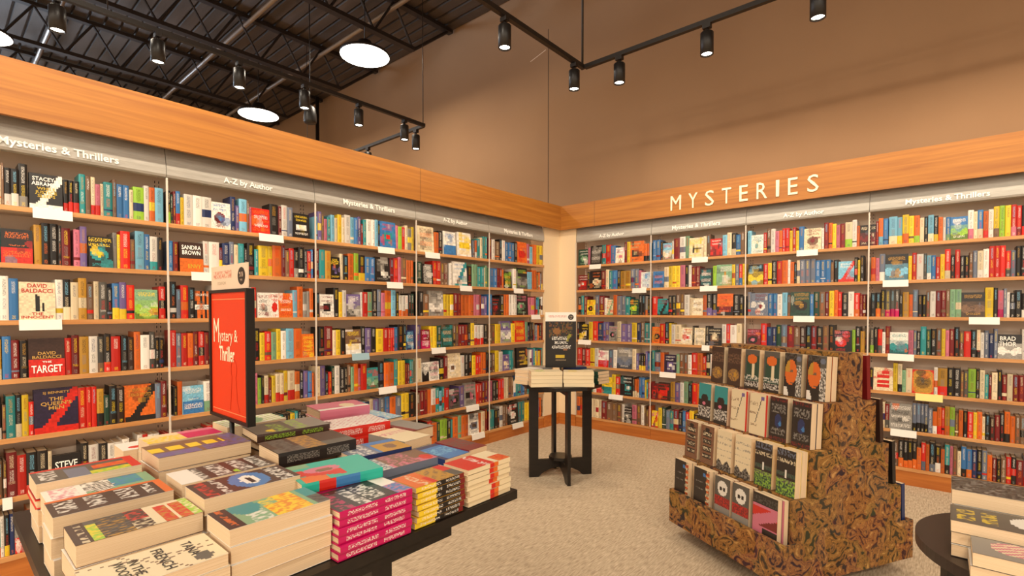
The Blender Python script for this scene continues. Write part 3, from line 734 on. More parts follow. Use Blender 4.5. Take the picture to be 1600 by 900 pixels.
# second row
def fL(u, v):
    if v < .17: return 'ko' if .06 < v < .1 else 'k'
    if circ(u, v, .2, .3, .35, .14): return 't'
    if .24 < v < .42: return 'Gw'
    if .46 < v < .82: return 'yo' if (v > .6 or u > .4) else 'Gy'
    if v > .86: return 'ek' if u > .5 else 't'
    return 'G'
stack('tall stack of paperbacks with teal and yellow landscape cover', -1.125, .49, .122, .215, .882, 4, art(fL, 'G'), spine=PAL['w'])
def fK(u, v):
    if circ(u, v, .5, .55, .5, .2): return 'k' if circ(u, v, .55, .55, .2, .035) else ('w' if circ(u, v, .5, .55, .3, .09) else 'b')
    if rows(v, (.06, .16)): return 'Nr'
    if rows(v, (.2, .3)): return 'Nw'
    if rows(v, (.78, .95)): return 'kw'
    return 'N'
stack('dark paperback with a blue and white eye-shaped picture', -1.305, .505, .128, .22, .896, 4, art(fK, 'N'), spine=PAL['w'])
def fJ(u, v):
    if v < .2: return 'w'
    if rows(v, (.2, .3), (.36, .52), (.6, .76), (.82, .94)): return 'ew' if .08 < u < .92 else 'e'
    if circ(u, v, .85, .6, .12, .05): return 'L'
    return 'N'
stack('brown paperback with rows of white capitals', -1.49, .52, .13, .23, .884, 4, art(fJ, 'N'), spine=PAL['w'])
def fF(u, v):
    if .3 < u < .62 and (v*5.2) % 1 < .74 and v < .8: return 'y'
    if u > .68 and v < .45: return 'ps' if (v*6) % 1 < .8 else 'p'
    if v > .82: return 'pn'
    if v > .5 and u > .62: return 'pe'
    return 'n'
stack('wide thick paperback with yellow blocks of lettering on purple', -1.765, .545, .175, .25, .898, 4, art(fF, 'n'), spine=PAL['n'])
stack('cream paperback with magenta back half', -1.915, .545, .12, .21, .902, 4, art(lambda u, v: ('m' if u > .3 else 'P') if v > .5 else ('yc' if u > .3 else 'c'), 'c'), spine=PAL['c'])
stack('low white paperback with a small red mark by the table edge', -2.035, .50, .12, .2, .868, 3, art(lambda u, v: 'r' if circ(u, v, .7, .2, .14, .1) else 'w', 'w'), spine=PAL['w'])
# third row
def fM(u, v):
    if rows(v, (.05, .22)): return 'km'
    if rows(v, (.3, .42)): return 'ew' if u > .12 else 'k'
    if rows(v, (.46, .68)): return 'kw' if .1 < u < .9 else 'k'
    if v > .78: return 'bP' if u > .5 else 'w'
    return 'k'
stack('hot pink edged hardback with black cover and white title', -1.105, .705, .14, .205, .858, 6, art(lambda u, v: fM(1-u, 1-v), 'k'), rot=math.pi, spine=PAL['m'], st='w', hard=True, plain='m')
PAL['q'] = lin('1fae9a')
def fN(u, v):
    if circ(u, v, .55, .62, .16, .22): return 'n' if circ(u, v, .5, .6, .09, .1) else 'P'
    if abs(u-.3-(v-.5)*.5) < .16 and v > .42: return 'r'
    if u < .3 and .65 < v < .95: return 'o'
    if u > .75 and v > .7: return 'G'
    return 'q'
lie(-1.262, .715, .886, .165, .215, .027, math.radians(171), art(fN, 'q'), 'turquoise and red hardback lying askew against the hot pink stack', 'books stacked on the black table', spine=PAL['q'], hard=True, cols=lambda z: PAL['r'] if .6 < z < .8 else (PAL['b'] if z > .3 and z < .6 else PAL['q']))
stack('magenta spined hardback under the askew turquoise one', -1.268, .72, .16, .205, .858, 4, art(lambda u, v: 'm', 'm'), rot=math.radians(173), spine=PAL['m'], hard=True, plain='m')
def fO(u, v):
    if rows(v, (.72, .92)): return 'ek'
    if rows(v, (.4, .66)): return 'nY'
    return 'N' if u > .3 else 'e'
lie(-1.515, .775, .905, .165, .24, .042, math.radians(176), art(fO, 'N'), 'very thick dark brown hardback with a black lettered spine', 'books stacked on the black table', spine=PAL['k'], hard=True, st='g')
stack('tan paperback under the very thick dark brown hardback', -1.52, .778, .13, .21, .861, 3, art(lambda u, v: 'n', 'n'), rot=math.pi, spine=PAL['n'])
def fP(u, v):
    if rows(v, (.55, .75)): return 'eL' if u < .8 else 'e'
    if rows(v, (.3, .48)): return 'gL'
    if circ(u, v, .2, .75, .12, .09): return 'y'
    return 'e' if v > .3 else 'g'
lie(-1.745, .815, .914, .165, .24, .028, math.radians(174), art(fP, 'e'), 'grey hardback with lime lettering on cover and spine, beside the poster stand', 'books stacked on the black table', spine=PAL['N'], hard=True, st='L')
stack('brown edged book under the grey and lime hardback', -1.755, .82, .14, .22, .884, 4, art(lambda u, v: 'n', 'n'), rot=math.pi, spine=PAL['N'], hard=True)
stack('white and green illustrated book behind the poster pole', -1.985, .79, .14, .21, .902, 4, art(lambda u, v: 'G' if circ(u, v, .5, .5, .4, .2) else ('L' if (u*5+v*3) % 1 < .3 else 'w'), 'w'), spine=PAL['w'])
# fourth row
def fW(u, v):
    if circ(u, v, .25, .12, .22, .1): return 'r'
    if rows(v, (.3, .5), (.56, .7)): return 'nP'
    if v > .76: return 'sw'
    return 'n' if u > .3 else 'P'
stack('brown and pink paperback with an orange disc', -1.255, .93, .125, .2, .862, 5, art(fW, 'n'), rot=math.radians(176), spine=PAL['s'])
def fV(u, v):
    if v < .5 and u < .75: return 'Y' if not circ(u, v, .4, .25, .2, .1) else 'n'
    if v > .55: return 'sw' if rows(v, (.6, .75), (.8, .92)) else 's'
    return 'b'
stack('slate paperback with a mustard panel', -1.395, .935, .135, .2, .872, 5, art(fV, 's'), rot=math.radians(173), spine=PAL['B'])
stack('book with white blotted cover and red spine', -1.69, 1.04, .165, .225, .897, 4, art(lambda u, v: 'e' if circ(u, v, .75, .85, .14, .05) else ('wP' if (u*7+v*11) % 1 < .5 else 'w'), 'w'), rot=math.radians(173), spine=PAL['r'], hard=True, st='w', plain='r')
def fR(u, v):
    if circ(u, v, .4, .35, .25, .14): return 'c'
    return 'P' if u > .2 else 'w'
stack('pink covered book at the far corner, tallest of the pile', -1.895, 1.10, .155, .205, .925, 5, art(fR, 'P'), rot=math.radians(172), spine=PAL['P'], hard=True)
stack('pale blue and white book half hidden at the far table end', -1.78, 1.205, .12, .2, .882, 3, art(lambda u, v: 'b' if circ(u, v, .3, .3, .2, .2) else 'lw', 'l'), rot=math.radians(92), spine=PAL['k'], hard=True)
stack('maroon edged grey book at the far table end', -1.575, 1.205, .11, .18, .872, 3, art(lambda u, v: 'g' if u > .2 else 'R', 'g'), rot=math.radians(97), spine=PAL['R'], hard=True)
stack('plain cream book with a faint pink title', -1.475, 1.095, .12, .19, .872, 4, art(lambda u, v: 'cP' if .6 < v < .8 else 'c', 'c'), rot=math.radians(95), spine=PAL['g'])
# mass-market pair by the table's long edge
def fZ(u, v):
    if v > .55: return 'oc' if rows(v, (.7, .85)) else ('r' if u < .5 and v < .65 else 'o')
    if v > .18: return 'Yn' if (u*3+v*5) % 1 < .6 else 'Y'
    return 'e' if u < .5 else 'r'
stack('orange and gold paperback with yellow and black lettered spine', -1.095, .912, .107, .172, .851, 7, art(fZ, 'Y'), rot=math.pi, spine=PAL['Y'], st='w', cols=lambda z: PAL['R'] if z < .12 else (PAL['k'] if z < .62 else PAL['y']), plain='Y')
def fZ3(u, v):
    if v > .4: return 'rw' if .5 < v < .62 else 'r'
    if v > .3: return 'c'
    return 'or' if u < .5 else 'c'
stack('cream and red paperback with orange banded spine at the table corner', -1.095, 1.108, .107, .185, .851, 7, art(fZ3, 'c'), rot=math.pi, spine=PAL['c'], cols=lambda z: PAL['o'] if .28 < z < .42 else (PAL['r'] if .42 < z < .52 else PAL['c']), plain='c')
stack('blue paperback with pale script across the cover', -1.24, 1.08, .115, .165, .858, 6, art(lambda u, v: 'B' if v > .85 or u < .15 else ('bl' if .3 < v < .7 else 'b'), 'b'), rot=math.radians(93), spine=PAL['B'])
stack('dull maroon paperback at the table corner', -1.245, 1.178, .085, .165, .862, 6, art(lambda u, v: 'Re' if .3 < v < .8 else 'R', 'R'), rot=math.radians(91), spine=PAL['R'])
def print_rows(o, y, bg, rws, name='print_lines'):
    b = MB()
    for (xa, xb, za, zb, ink, sc) in rws: b.quad([(xa, y, za), (xb, y, za), (xb, y, zb), (xa, y, zb)], bg, (*ink, 1), [(p*1000/sc, q_*1000/(sc*2.2)) for p, q_ in ((xa, za), (xb, za), (xb, zb), (xa, zb))])
    return b.obj(name, M['cover'], o, colours=True)
# poster stand on the table
t = empty('poster_stand', (-1.862, .681, 0), label='orange red Mystery and Thriller poster in a black frame standing among the books', cat='sign')
b = MB(); b.box(-.0, .001, -.001, .001, TT, TT+.001)
b = MB(); b.tube((0, 0, TT+.004), (0, 0, .94), .008, 12); b.obj('pole', M['standard'], t)
b = MB(); b.box(-.004, .004, -.004, .004, TT, TT+.002); b.lathe([(0, 0), (.009, 0), (.009, .01), (0, .012)], 16, o=(0, 0, TT)); b.obj('foot', M['standard'], t)
w2, z0, z1 = .165, .938, 1.387
b = MB(); b.box(-w2, -w2+.011, -.014, .012, z0, z1); b.box(w2-.011, w2, -.014, .012, z0, z1); b.box(-w2+.011, w2-.011, -.014, .012, z0, z0+.011); b.box(-w2+.011, w2-.011, -.014, .012, z1-.011, z1); b.box(-w2+.011, w2-.011, .004, .012, z0+.011, z1-.011)
b.obj('frame', M['standard'], t)
b = MB(); b.box(-w2+.011, w2-.011, -.008, .003, z0+.011, z1-.011); po = b.obj('poster', M['sign_red'], t)
b = MB(); yy = -.0088
for (xa, xb, za, zb) in ((-.145, .145, 1.352, 1.3545), (-.145, .145, .965, .9675)): b.box(xa, xb, yy, yy+.0006, za, zb)
b.obj('border_line', M['gold_line'], po)
b = MB()
pts = [(.03+.028*math.cos(a), 1.10+.05*math.sin(a)) for a in [math.radians(-60+i*20) for i in range(16)]]
pts = [(.012, .975), (.018, 1.01)] + [(.045+.024*math.cos(a), 1.115+.035*math.sin(a)) for a in [math.radians(225-i*18) for i in range(16)]] + [(.072, 1.01), (.09, .975)]
for (xa, za), (xb, zb) in zip(pts, pts[1:]): b.tube((xa, -.0086, za), (xb, -.0086, zb), .0009, 4)
b.obj('outline_figure', M['deepred'], po)
text_obj('M', M['cream_letter'], .05, .085, 0, po, (-.108, -.0088, 1.245), 'title_lettering', bold=.0)
text_obj('ystery &', M['cream_letter'], .155, .055, 0, po, (.0, -.0088, 1.222), 'title_lettering', bold=.0)
text_obj('Thriller', M['cream_letter'], .135, .052, 0, po, (-.015, -.0088, 1.165), 'title_lettering', bold=.02)
b = MB(); b.box(-.163, .155, -.004, -.001, z1, z1+.084); cdo = b.obj('header_card', M['sign_cream'], t)
print_rows(cdo, -.0046, lin('e6cdb4'), [(-.14, .02, z1+.040, z1+.066, lin('cf6048'), 5), (-.105, -.03, z1+.018, z1+.028, lin('8f8468'), 2.2)])
def badge(o, x, y, z, r):
    b = MB(); b.prism([(x+r*math.cos(a*math.pi/16), z+r*math.sin(a*math.pi/16)) for a in range(32)], y-.0006, y, axis='y'); q = b.obj('round_emblem', M['ink'], o)
    print_rows(q, y-.0012, lin('2c2622'), [(x-r*.55, x+r*.55, z-r*.1, z+r*.45, lin('e6cdb4'), r*180), (x-r*.3, x+r*.3, z-r*.6, z-r*.35, lin('e6cdb4'), r*120)])
    return q
badge(cdo, .105, -.0046, z1+.042, .029)

# ------------------------------------------------------------------ small tables on crossed panels
def cross_table(name, x, y, top_z, R, sides, rot, label, topmat):
    t = empty(name, (x, y, 0), rot, label=label, cat='table')
    b = MB(); off = math.pi/sides
    b.prism([(R*math.cos(2*math.pi*i/sides+off), R*math.sin(2*math.pi*i/sides+off)) for i in range(sides)], top_z-.026, top_z); b.obj('tabletop', topmat, t)
    zt = top_z-.0265
    for k in range(2):
        b = MB(); th = .0125; r0, r1 = .255, .182
        for s in (-1, 1):
            b.prism([(s*r1, .0), (s*r0, 0), (s*r0, zt), (s*r1, zt)][::s], -th, th, axis='y')
            b.prism([(s*.013, .070), (s*.05, .068), (s*.10, .055), (s*.15, .03), (s*r1, .0), (s*r1, .137), (s*.013, .137)][::s], -th, th, axis='y')
            b.prism([(s*.013, zt-.05), (s*r1, zt-.05), (s*r1, zt), (s*.013, zt)][::s], -th, th, axis='y')
        if k == 0: b.box(-.0128, .0128, -th, th, .07, .137); b.box(-.0128, .0128, -th, th, zt-.05, zt)
        o = b.obj('leg_panel', M['blackwood'], t); o.rotation_euler = (0, 0, k*math.pi/2)
    b = MB(); b.prism([(.095*math.cos(math.pi/4*i), .095*math.sin(math.pi/4*i)) for i in range(8)], .1375, .160); b.obj('lower_disc', M['blackwood'], t)
    return t
ox, oy = -2.315, 3.28
cross_table('octagonal_table', ox, oy, .745, .325, 8, math.radians(50), 'black octagonal table on crossed legs near the room corner', M['blackwood'])
cross_table('round_table', .225, 1.72, .735, .28, 96, math.radians(30), 'dark brown round table partly out of view, holding three book piles', M['browntop'])
def loc2(dr, dt): return ox+dr*math.cos(YAW)+dt*math.sin(YAW), oy+dr*math.sin(YAW)-dt*math.cos(YAW)
gl = 'books around the octagonal table'
for (dr, dt, rd, w, h, zt, n, desc, bg, ti) in ((-.135, .205, 96, .14, .235, .862, 4, 'pale book in the front stack on the octagonal table, beneath the poster', 'c', 'L'),
        (.115, .20, 84, .14, .225, .858, 4, 'cream paged book in the second front stack of the octagonal table', 'c', 'y'),
        (-.255, .05, 140, .13, .19, .860, 4, 'paperback on the octagonal table edge facing the plain fascia', 'w', 'y'),
        (.262, .03, 40, .13, .19, .845, 4, 'dark green covered book on the octagonal table edge facing the long shelves', 'D', 'w'),
        (-.15, -.19, 80, .13, .2, .85, 3, 'book in the rear stack of the octagonal table by the corner', 'g', 'k'), (.12, -.20, 100, .13, .2, .85, 3, 'book in the second rear stack of the octagonal table', 'B', 'w')):
    X_, Y_ = loc2(dr, dt)
    stack(desc, X_, Y_, w, h, zt, n, art((lambda bg, ti: lambda u, v: bg+ti if rows(v, (.55, .85)) else bg)(bg, ti), bg), rot=YAW+math.radians(rd), spine=PAL[bg], base=.745, group=gl, ts=1.6)
# poster on the octagonal table
t = empty('poster_stand', (ox, oy, 0), YAW, label='black poster with white title standing on the octagonal table', cat='sign')
b = MB(); b.box(-.05, .05, -.045, .045, .745, .751); b.box(-.006, .006, -.004, .004, .751, .87); b.obj('base', M['standard'], t)
b = MB(); b.box(-.121, .121, -.006, .006, .862, 1.228); b.obj('frame', M['standard'], t)
b = MB(); nx, ny = 22, 30; pr_ = random.Random(3)
for i in range(nx):
    for j in range(ny):
        u, v = (i+.5)/nx, (j+.5)/ny
        c = lin('17120f'); ink = (0, 0, 0, 0)
        if v > .62 and abs(u-.5) < .42: c = lin(pr_.choice(['2a2419', '3b3420', '5a4a20', '1a1512', '6b3f1c', '241d22']))
        if circ(u, v, .36, .8, .14, .06): c = lin('8a5a2a')
        if .68 < u < .85 and .55 < v < .75 and abs((v-.55)-(u-.66)) < .06: c = lin('8f8a2a')
        if circ(u, v, .66, .42, .12, .05): c = lin('8a5c3c')
        if .20 < v < .26 and .33 < u < .64: c = lin('c9a92c')
        if .13 < v < .17 and .3 < u < .7: ink = (*lin('b59a7a'), 1)
        x0, x1 = -.113+.226*i/nx, -.113+.226*(i+1)/nx; z0_, z1_ = .868+.354*j/ny, .868+.354*(j+1)/ny
        b.quad([(x0, -.0068, z0_), (x1, -.0068, z0_), (x1, -.0068, z1_), (x0, -.0068, z1_)], c, ink, [(p*300, q*300) for p, q in ((x0, z0_), (x1, z0_), (x1, z1_), (x0, z1_))])
po = b.obj('poster', M['cover'], t, colours=True)
print_rows(po, -.0076, lin('17120f'), [(-.07, .05, 1.080, 1.108, lin('f4efe6'), 6), (-.05, .055, 1.048, 1.072, lin('f4efe6'), 6), (-.07, .08, 1.012, 1.040, lin('f4efe6'), 6)], 'title_lines')
b = MB(); b.box(-.122, .122, -.004, 0, 1.2285, 1.300); cdo = b.obj('header_card', M['card'], t)
print_rows(cdo, -.0048, lin('f4efe6'), [(-.10, .045, 1.260, 1.278, lin('cf6048'), 4)])
badge(cdo, .08, -.0046, 1.262, .022)
# book piles on the round table
gr = 'books piled on the round table'
stack('grey and black photo covered book, rearmost pile on round table', .125, 1.80, .14, .215, .852, 3, art(lambda u, v: 'kg' if (v*4+u) % 1 < .6 else 'ek', 'k'), rot=math.radians(-90), spine=PAL['g'], base=.735, group=gr)
def fmid(u, v):   # title band runs along the long side
    if rows(v, (.04, .2), (.26, .4)): return 'ey' if .2 < u < .85 else 'e'
    if circ(u, v, .45, .68, .34, .18): return 'w'
    return 'e'
stack('grey-brown cover with yellow lettering, middle pile of the round table', .12, 1.632, .125, .21, .822, 3, art(fmid, 'e'), rot=math.radians(-90), spine=PAL['e'], base=.735, group=gr)
def ffr(u, v):
    if rows(v, (.68, .9)): return 'ew' if .15 < u < .9 else 'e'
    if circ(u, v, .4, .35, .35, .2): return 'P' if (u*7+v*9) % 1 < .5 else 'c'
    return 'e' if v > .5 else 'g'
stack('brown grey cover with pink flowers, front pile of the round table', .15, 1.508, .105, .20, .797, 2, art(ffr, 'e'), rot=math.radians(-90), spine=PAL['e'], base=.735, group=gr)

# ------------------------------------------------------------------ stepped paisley book stand
PC = (-.664, 3.017); PR = math.radians(-28.9)
st = empty('stepped_book_stand', (*PC, 0), PR, label='stepped book stand covered in brown paisley fabric, books on both faces', cat='display stand')
YS = [.43, .335, .24, .145, .05]; ZL = [.235, .455, .67, .885, 1.115]
prof = [(-.41, .08), (-.41, ZL[0])]
for i in range(1, 5): prof += [(-YS[i], ZL[i-1]), (-YS[i], ZL[i])]
full = prof+[(-a, b_) for a, b_ in prof[::-1]]
b = MB(); b.prism(full, -.382, .382, axis='x'); b.obj('stepped_body', M['paisley'], st)
pe = [(-.43, .08), (-.43, .27)]
zz = [.27]+ZL[1:]
for i in range(1, 5): pe += [(-YS[i]-.001*0, zz[i-1]), (-YS[i], zz[i])]
fe = pe+[(-a, b_) for a, b_ in pe[::-1]]
for s in (-1, 1):
    b = MB(); b.prism(fe, min(s*.3825, s*.395), max(s*.3825, s*.395), axis='x'); b.obj('end_panel', M['paisley'], st)
    b = MB(); b.box(-.382, .382, min(s*.4105, s*.43), max(s*.4105, s*.43), .08, .27); b.obj('front_board', M['paisley'], st)
b = MB(); b.box(-.27, .27, -.30, .30, 0, .0795); b.obj('plinth', M['blackwood'], st)
def stand_art(kind):
    def f(u, v):
        if kind == 'amber':
            if v < .45 and circ(u, v, .5, .28, .42, .16): return 'Y' if circ(u, v, .6, .3, .12, .07) else 'nY'
            return 'Nn' if .6 < v < .85 else 'N'
        if kind == 'mushroom':
            if circ(u, v, .5, .76, .34, .12): return 'o'
            if abs(u-.58) < .08 and .3 < v < .66: return 'c'
            if v < .22: return 'kw' if .05 < v else 'k'
            if .24 < v < .34: return 'Dw'
            return 'e' if v > .86 or u < .1 else 'D'
        if kind == 'head':
            if circ(u, v, .38, .56, .34, .30): return 'n' if circ(u, v, .42, .58, .09, .03) or circ(u, v, .45, .3, .1, .02) else ('Y' if v > .55 and u < .3 else 'o')
            if v < .2 and u < .3-v*.6: return 'w'
            if u > .68: return 'ew' if v < .75 else ('s' if circ(u, v, .82, .88, .12, .07) else 'e')
            return 'ke' if v > .86 else 'k'
        if kind == 'teal':
            if v > .55: return 't' if not circ(u, v, .5, .6, .28, .12) else 'k'
            if .08 < v < .38: return 'kw'
            if circ(u, v, .45, .46, .12, .05): return 'P'
            return 'k'
        if kind == 'needle':
            if abs(u-.35-(v-.3)*.55) < .022 and .3 < v < .85: return 'e'
            if circ(u, v, .72, .9, .1, .05): return 'p'
            if u > .93: return 'r'
            if rows(v, (.7, .78), (.5, .56), (.2, .26)) and u < .45: return 'cn'
            return 'c'
        if kind == 'bluefig':
            if circ(u, v, .5, .46, .2, .16): return 'B' if not circ(u, v, .62, .4, .1, .06) else 'b'
            if .66 < v < .84: return 'kg' if .1 < u < .9 else 'k'
            if .16 < v < .3: return 'kg' if .08 < u < .92 else 'k'
            if v > .9 or v < .08: return 'kR'
            return 'k'
        if kind == 'plates':
            for q in range(4):
                if .14+q*.19 < v < .27+q*.19 and .2 < u < .8: return 'kc' if .17+q*.19 < v < .24+q*.19 else 'k'
            if circ(u, v, .5, .9, .16, .05): return 'k'
            return 'nR' if (u*9+v*5) % 1 < .4 else 'n'
        if kind == 'mist':
            if v < .2+.06*math.sin(u*11): return 'kg'
            if rows(v, (.8, .84), (.66, .7), (.5, .54), (.36, .39)): return 'cg'
            return 'c'
        if kind == 'meadow':
            if v > .84: return 'ks'
            if .72 < v < .8: return 'kc'
            if abs(u-.5) < .05 and .38 < v < .56: return 'w'
            if v < .34: return 'DL' if v < .26 else 'eL'
            if .4 < v < .5: return 'De'
            return 'k'
        if kind == 'floral':
            if u > .84 or (u > .76 and (v*6) % 1 < .5): return 'oR' if (v*7) % 1 < .5 else 'ck'
            if circ(u, v, .68, .86, .1, .05): return 'b'
            if rows(v, (.64, .67), (.55, .57), (.46, .49)) and .15 < u < .65: return 'kg'
            return 'k'
        if kind == 'skull':
            if circ(u, v, .5, .74, .32, .18): return 'k' if circ(u, v, .4, .72, .09, .05) or circ(u, v, .62, .72, .08, .05) else 'w'
            if .28 < v < .52: return 'Rr' if u < .95 else 'R'
            return 'g' if v < .28 else 'e'
        if kind == 'wave':
            if v > .76: return 'ke' if .8 < v < .93 else 'k'
            if .3 < v < .72: return 'P' if abs(v-.35-.3*u) < .12 else ('r' if v > .5 else 'R')
            if v < .1: return 'ke'
            return 'k' if v < .26 and u > .4 else 'P'
    return art(f, 'k')
TD = {'amber': ('dark brown paperback with amber glow', 'N'), 'mushroom': ('green cover with an orange toadstool', 'c'), 'head': ('cover with a large orange face', 'k'), 'teal': ('teal and black cover', 'k'), 'needle': ('cream needle cover, red edge', 'r'),
      'bluefig': ('black cover with a blue figure', 'k'), 'plates': ('reddish brown cover with four black plates', 'n'), 'mist': ('pale misty cover over dark rooftops', 'c'), 'meadow': ('dark green-meadow cover, yellow edge', 'y'), 'floral': ('black cover with an orange floral edge', 'c'),
      'skull': ('grey-red cover with white skull', 'R'), 'wave': ('black cover with a pink and red wave', 'k')}
TIERS = [['floral', 'floral', 'skull', 'skull', 'wave'], ['plates', 'plates', 'mist', 'mist', 'meadow', 'meadow'], ['teal', 'teal', 'needle', 'needle', 'bluefig', 'bluefig'], ['amber', 'amber', 'mushroom', 'mushroom', 'head', 'head']]
TX = [[(-.385, .115), (-.222, .118), (-.062, .105), (.060, .105), (.190, .14)]]+[[(-.388+.1285*i, .102) for i in range(6)], [(-.388+.1285*i, .112 if i in (2, 3) else .100) for i in range(6)], [(-.388+.1285*i, .098) for i in range(6)]]
TN = ['lowest tier', 'second tier', 'third tier', 'top tier']
gs = 'books on the stepped paisley stand'
SM = Matrix.Translation((*PC, 0))@Matrix.Rotation(PR, 4, 'Z')
for tier in range(4):
    seen = {}
    for j, kd in enumerate(TIERS[tier]):
        seen[kd] = seen.get(kd, 0)+1
        x0, w = TX[tier][j]; h = .213; th = .035 if tier else .027
        zb = ZL[tier]+.002; y0 = -(YS[tier] if tier else .408)+.006
        if tier == 0: y0 = -.404
        nc = 2 if (tier or kd != 'wave') else 2
        for c_ in range(nc):
            hi = c_ == 0
            cc, pp = face_book(w, h*(1 if hi else .985), th, stand_art(kd), 22 if hi else 1, 34 if hi else 1, spine=PAL[TD[kd][1]], rg=SR_, ts=1.7)
            which = 'first' if seen[kd] == 1 else 'second'
            lab = '%s, %s of pair, %s, paisley stand' % (TD[kd][0], which, TN[tier]) if TIERS[tier].count(kd) > 1 else '%s, %s, paisley stand' % (TD[kd][0], TN[tier])
            if c_: lab = 'copy behind '+lab
            o = cc.obj('displayed_book', M['cover'], colours=True, label=lab, cat='book', group=gs)
            sh = .02*c_ if kd == 'wave' else .003*c_
            o.matrix_world = SM@Matrix.Translation((x0+w/2+sh*.5, y0+c_*(th+.0015), zb))@Matrix.Rotation(-.05 if tier else -.035, 4, 'X')
            pp.obj('pages', M['pages'], o)
    # far face of the stand: seen edge-on
    for j in range(6):
        w = .119; x0 = -.388+.1285*j
        cd = 'kNRDkB'[(tier+j) % 6]
        cc, pp = face_book(w, .213, .024, paint(j % 4, cd, 'wycgPl'[j], 'RoYbnG'[(j+tier) % 6], SR_), 8, 12, spine=PAL[cd], rg=SR_)
        o = cc.obj('displayed_book', M['cover'], colours=True, label='%s book, far face of paisley stand, %s, %s from the room corner' % (CN[cd], TN[tier], ORD[j+1]), cat='book', group=gs)
        y0 = (YS[tier] if tier else .408)-.004
        o.matrix_world = SM@Matrix.Translation((x0+w/2, y0, ZL[tier]+.002))@Matrix.Rotation(math.pi, 4, 'Z')@Matrix.Rotation(-.05 if tier else -.035, 4, 'X')
        pp.obj('pages', M['pages'], o)
# ---- furniture end
# ------------------------------------------------------------------ lamps
def light(name, kind, loc, power, color, parent=None, size=.1, spot=None, blend=.4, rot=(0,0,0), spread=None):
    l = bpy.data.lights.new(name, kind); l.energy = power; l.color = color
    if kind == 'AREA': l.shape = 'DISK'; l.size = size
    else: l.shadow_soft_size = size
    if kind == 'AREA' and spread: l.spread = spread
    if kind == 'SPOT': l.spot_size = spot; l.spot_blend = blend
    o = bpy.data.objects.new(name, l); COL.objects.link(o); o.parent = parent; o.location = loc; o.rotation_euler = rot; return o
TZ = 3.5
def track_head(x, y, where, out):
    e = empty('track_spotlight', (x, y, TZ), label='black cylinder spotlight, '+where, cat='spotlight', group='track spotlights')
    a = MB(); a.box(-.03, .03, -.02, .02, -.05, -.018); a.tube((0, 0, -.05), (0, 0, -.08), .012, 10); a.obj('adapter', M['track'], e)
    a = MB(); a.lathe([(0, -.075), (.042, -.078), (.048, -.084), (.048, -.245), (.040, -.245), (.040, -.225)], 24); a.obj('housing', M['black'], e)
    a = MB(); a.lathe([(0, -.236), (.02, -.238), (.040, -.232)], 24); a.obj('lens', M['lamp'], e)
    light('spot', 'SPOT', (0, 0, -.262), SPOT_W, (1, .83, .62), e, .045, math.radians(128), .7, out)
TL = .36
def track(a, b_, lab, wires):
    e = empty('lighting_track', a, label=lab, cat='track light rail', group='lighting tracks')
    d = Vector(b_)-Vector(a); m = MB()
    if abs(d.x) > abs(d.y): m.box(min(0, d.x), max(0, d.x), -.018, .018, -.018, .018)
    else: m.box(-.018, .018, min(0, d.y), max(0, d.y), -.018, .018)
    m.obj('rail', M['track'], e)
    for w in wires:
        m = MB(); m.tube((w[0]-a[0], w[1]-a[1], .018), (w[0]-a[0], w[1]-a[1], CZ-TZ), w[2], 8); m.obj('suspension', M['track'], e)
track((-2.5, 3.89, TZ), (-2.5, -4.0, TZ), 'black lighting track running out from the corner joint over the book table', [(-2.5, 3.87, .010), (-2.5, 1.2, .004)])
track((-2.482, 3.89, TZ), (4.5, 3.89, TZ), 'black lighting track parallel to the MYSTERIES fascia', [(1.2, 3.89, .004)])
track((-4.70, 3.87, TZ), (-4.70, -5.0, TZ), 'black lighting track hanging beyond the plain fascia, running towards the back wall', [(-4.70, 3.85, .005), (-4.70, .9, .004)])
track((-4.718, 3.87, TZ), (-12, 3.87, TZ), 'black lighting track beyond the plain fascia, running along the back wall', [(-7.5, 3.87, .004)])
TW = math.radians
for y, w in ((.62, 'topmost in view on the rail beyond the plain fascia'), (1.21, 'second along the rail beyond the plain fascia, over the blueish roof'), (1.81, 'third along the rail beyond the plain fascia'), (2.40, 'fourth along the rail beyond the plain fascia, beside the hanging speaker'), (2.99, 'fifth along the rail beyond the plain fascia, against the beige wall'), (3.58, 'last before the corner of the rail beyond the plain fascia')):
    track_head(-4.70, y, w, (0, 0, 0))
track_head(-4.86, 3.87, 'just round the corner of the rail beyond the plain fascia', (0, 0, 0))
track_head(-5.87, 3.87, 'half hidden behind the plain fascia under the short rail', (0, 0, 0))
for y, w in ((3.74, 'nearest to the hanging corner joint'), (2.82, 'one before the corner joint, on the rail over the book table'), (1.92, 'above the middle of the plain-fascia wall'), (1.02, 'above the red poster stand'), (.12, 'above the book table'), (-.8, 'above the table end'), (-1.7, 'last on the rail over the table')):
    track_head(-2.5, y, w, (0, TW(28), 0))
for x, w in ((-2.14, 'first past the corner joint, on the rail facing MYSTERIES'), (-1.40, 'second past the corner joint, above the word MYSTERIES'), (-.67, 'third past the corner joint, at the top edge of the picture'), (.07, 'fourth past the corner joint'), (.81, 'fifth past the corner joint'), (1.55, 'sixth past the corner joint')):
    track_head(x, 3.89, w, (TW(28), 0, 0))
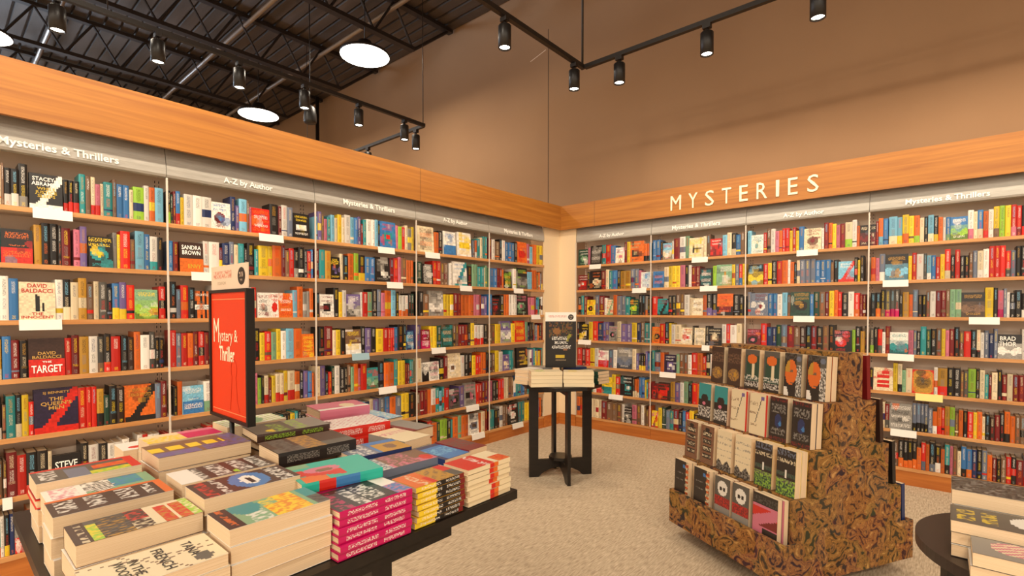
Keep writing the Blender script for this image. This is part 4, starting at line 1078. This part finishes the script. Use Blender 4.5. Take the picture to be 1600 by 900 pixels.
def highbay(x, y, where, pw=1):
    e = empty('high_bay_lamp', (x, y, 4.5), label='round glowing high bay lamp '+where, cat='ceiling lamp', group='high bay lamps')
    a = MB(); a.lathe([(.30, 0), (.305, .01), (.30, .03), (.12, .09), (.08, .18), (.0, .19)], 40); a.obj('housing', M['steel'], e)
    a = MB(); a.lathe([(.0, -.012), (.2, -.010), (.297, 0)], 40); a.obj('diffuser', M['disc'], e)
    a = MB(); a.tube((0, 0, .18), (0, 0, CZ-4.5), .006, 8); a.obj('cord', M['track'], e)
    light('bay', 'AREA', (0, 0, -.03), BAY_W*pw, (1, .86, .68), e, .56)
for x, y, w in ((-5.56, 3.63, 'hanging in front of the beige wall, largest in view'), (-8.54, 3.58, 'low above the plain fascia, the farther of the row'), (-8.46, .42, 'at the edge of the view beyond the plain fascia'), (-5.56, .72, 'beyond the plain fascia, above the rail'),
                (-2.3, .6, 'above the book table'), (.9, .6, 'above the round table'), (-2.3, -2.6, 'behind the book table'), (.9, -2.6, 'behind the round table')):
    highbay(x, y, w)
for x, y, w in ((-5.5, -5.6, 'added as fill far back over the neighbouring department'), (-2.3, -5.6, 'added as fill, first of the row far behind the book table'), (.9, -5.6, 'added as fill, second of the row far behind the book table'), (4.1, -5.6, 'added as fill, third of the row far behind the book table'), (-2.3, -8.8, 'added as fill, first of the rearmost row'), (.9, -8.8, 'added as fill, second of the rearmost row'), (4.1, -8.8, 'added as fill, third of the rearmost row'), (4.1, -2.6, 'added as fill between the rows beside the round table'), (4.1, .6, 'added as fill above the far end of the long shelves')):
    highbay(x, y, w, FILL_W)  # unseen lamps added out of view as strong frontal fill for the shelves
# speaker hanging beyond the fascia
e = empty('hanging_speaker', (-5.80, 3.03, 3.66), label='black bucket-shaped speaker hanging on a rod beyond the plain fascia', cat='speaker')
a = MB(); a.lathe([(0, .10), (.04, .10), (.062, .07), (.072, 0), (.075, -.08), (.068, -.10), (0, -.10)], 24); a.obj('cabinet', M['black'], e)
a = MB(); a.tube((0, 0, .10), (0, 0, CZ-3.66), .006, 8); a.obj('rod', M['track'], e)
b = MB(); b.tube((-9.196, 4.95, 0), (-9.196, 4.95, 5.40), .035, 12); b.obj('support_pole', M['track'], label='thin black pole standing at the beige back wall beyond the plain fascia', cat='pole')
# cool daylight in an unseen window frame, both added to tint the roof deck blue
e = empty('added_window_frame', (-16, -3, 0), label='unseen window frame added for the cool light beyond the neighbouring department', cat='window')
a = MB(); a.box(-.05, .05, -3, 3, .1, .2); a.box(-.05, .05, -3, 3, 3.9, 4.0); a.box(-.05, .05, -3.05, -2.95, .1, 4); a.box(-.05, .05, 2.95, 3.05, .1, 4); a.obj('frame', M['steel'], e)
l = light('deck_tint_light', 'AREA', (.1, 0, 2.2), COOL_W, (.55, .75, 1), e, 2.4, rot=Vector((6.3, 3.0, 3.1)).to_track_quat('-Z', 'Y').to_euler(), spread=.75)
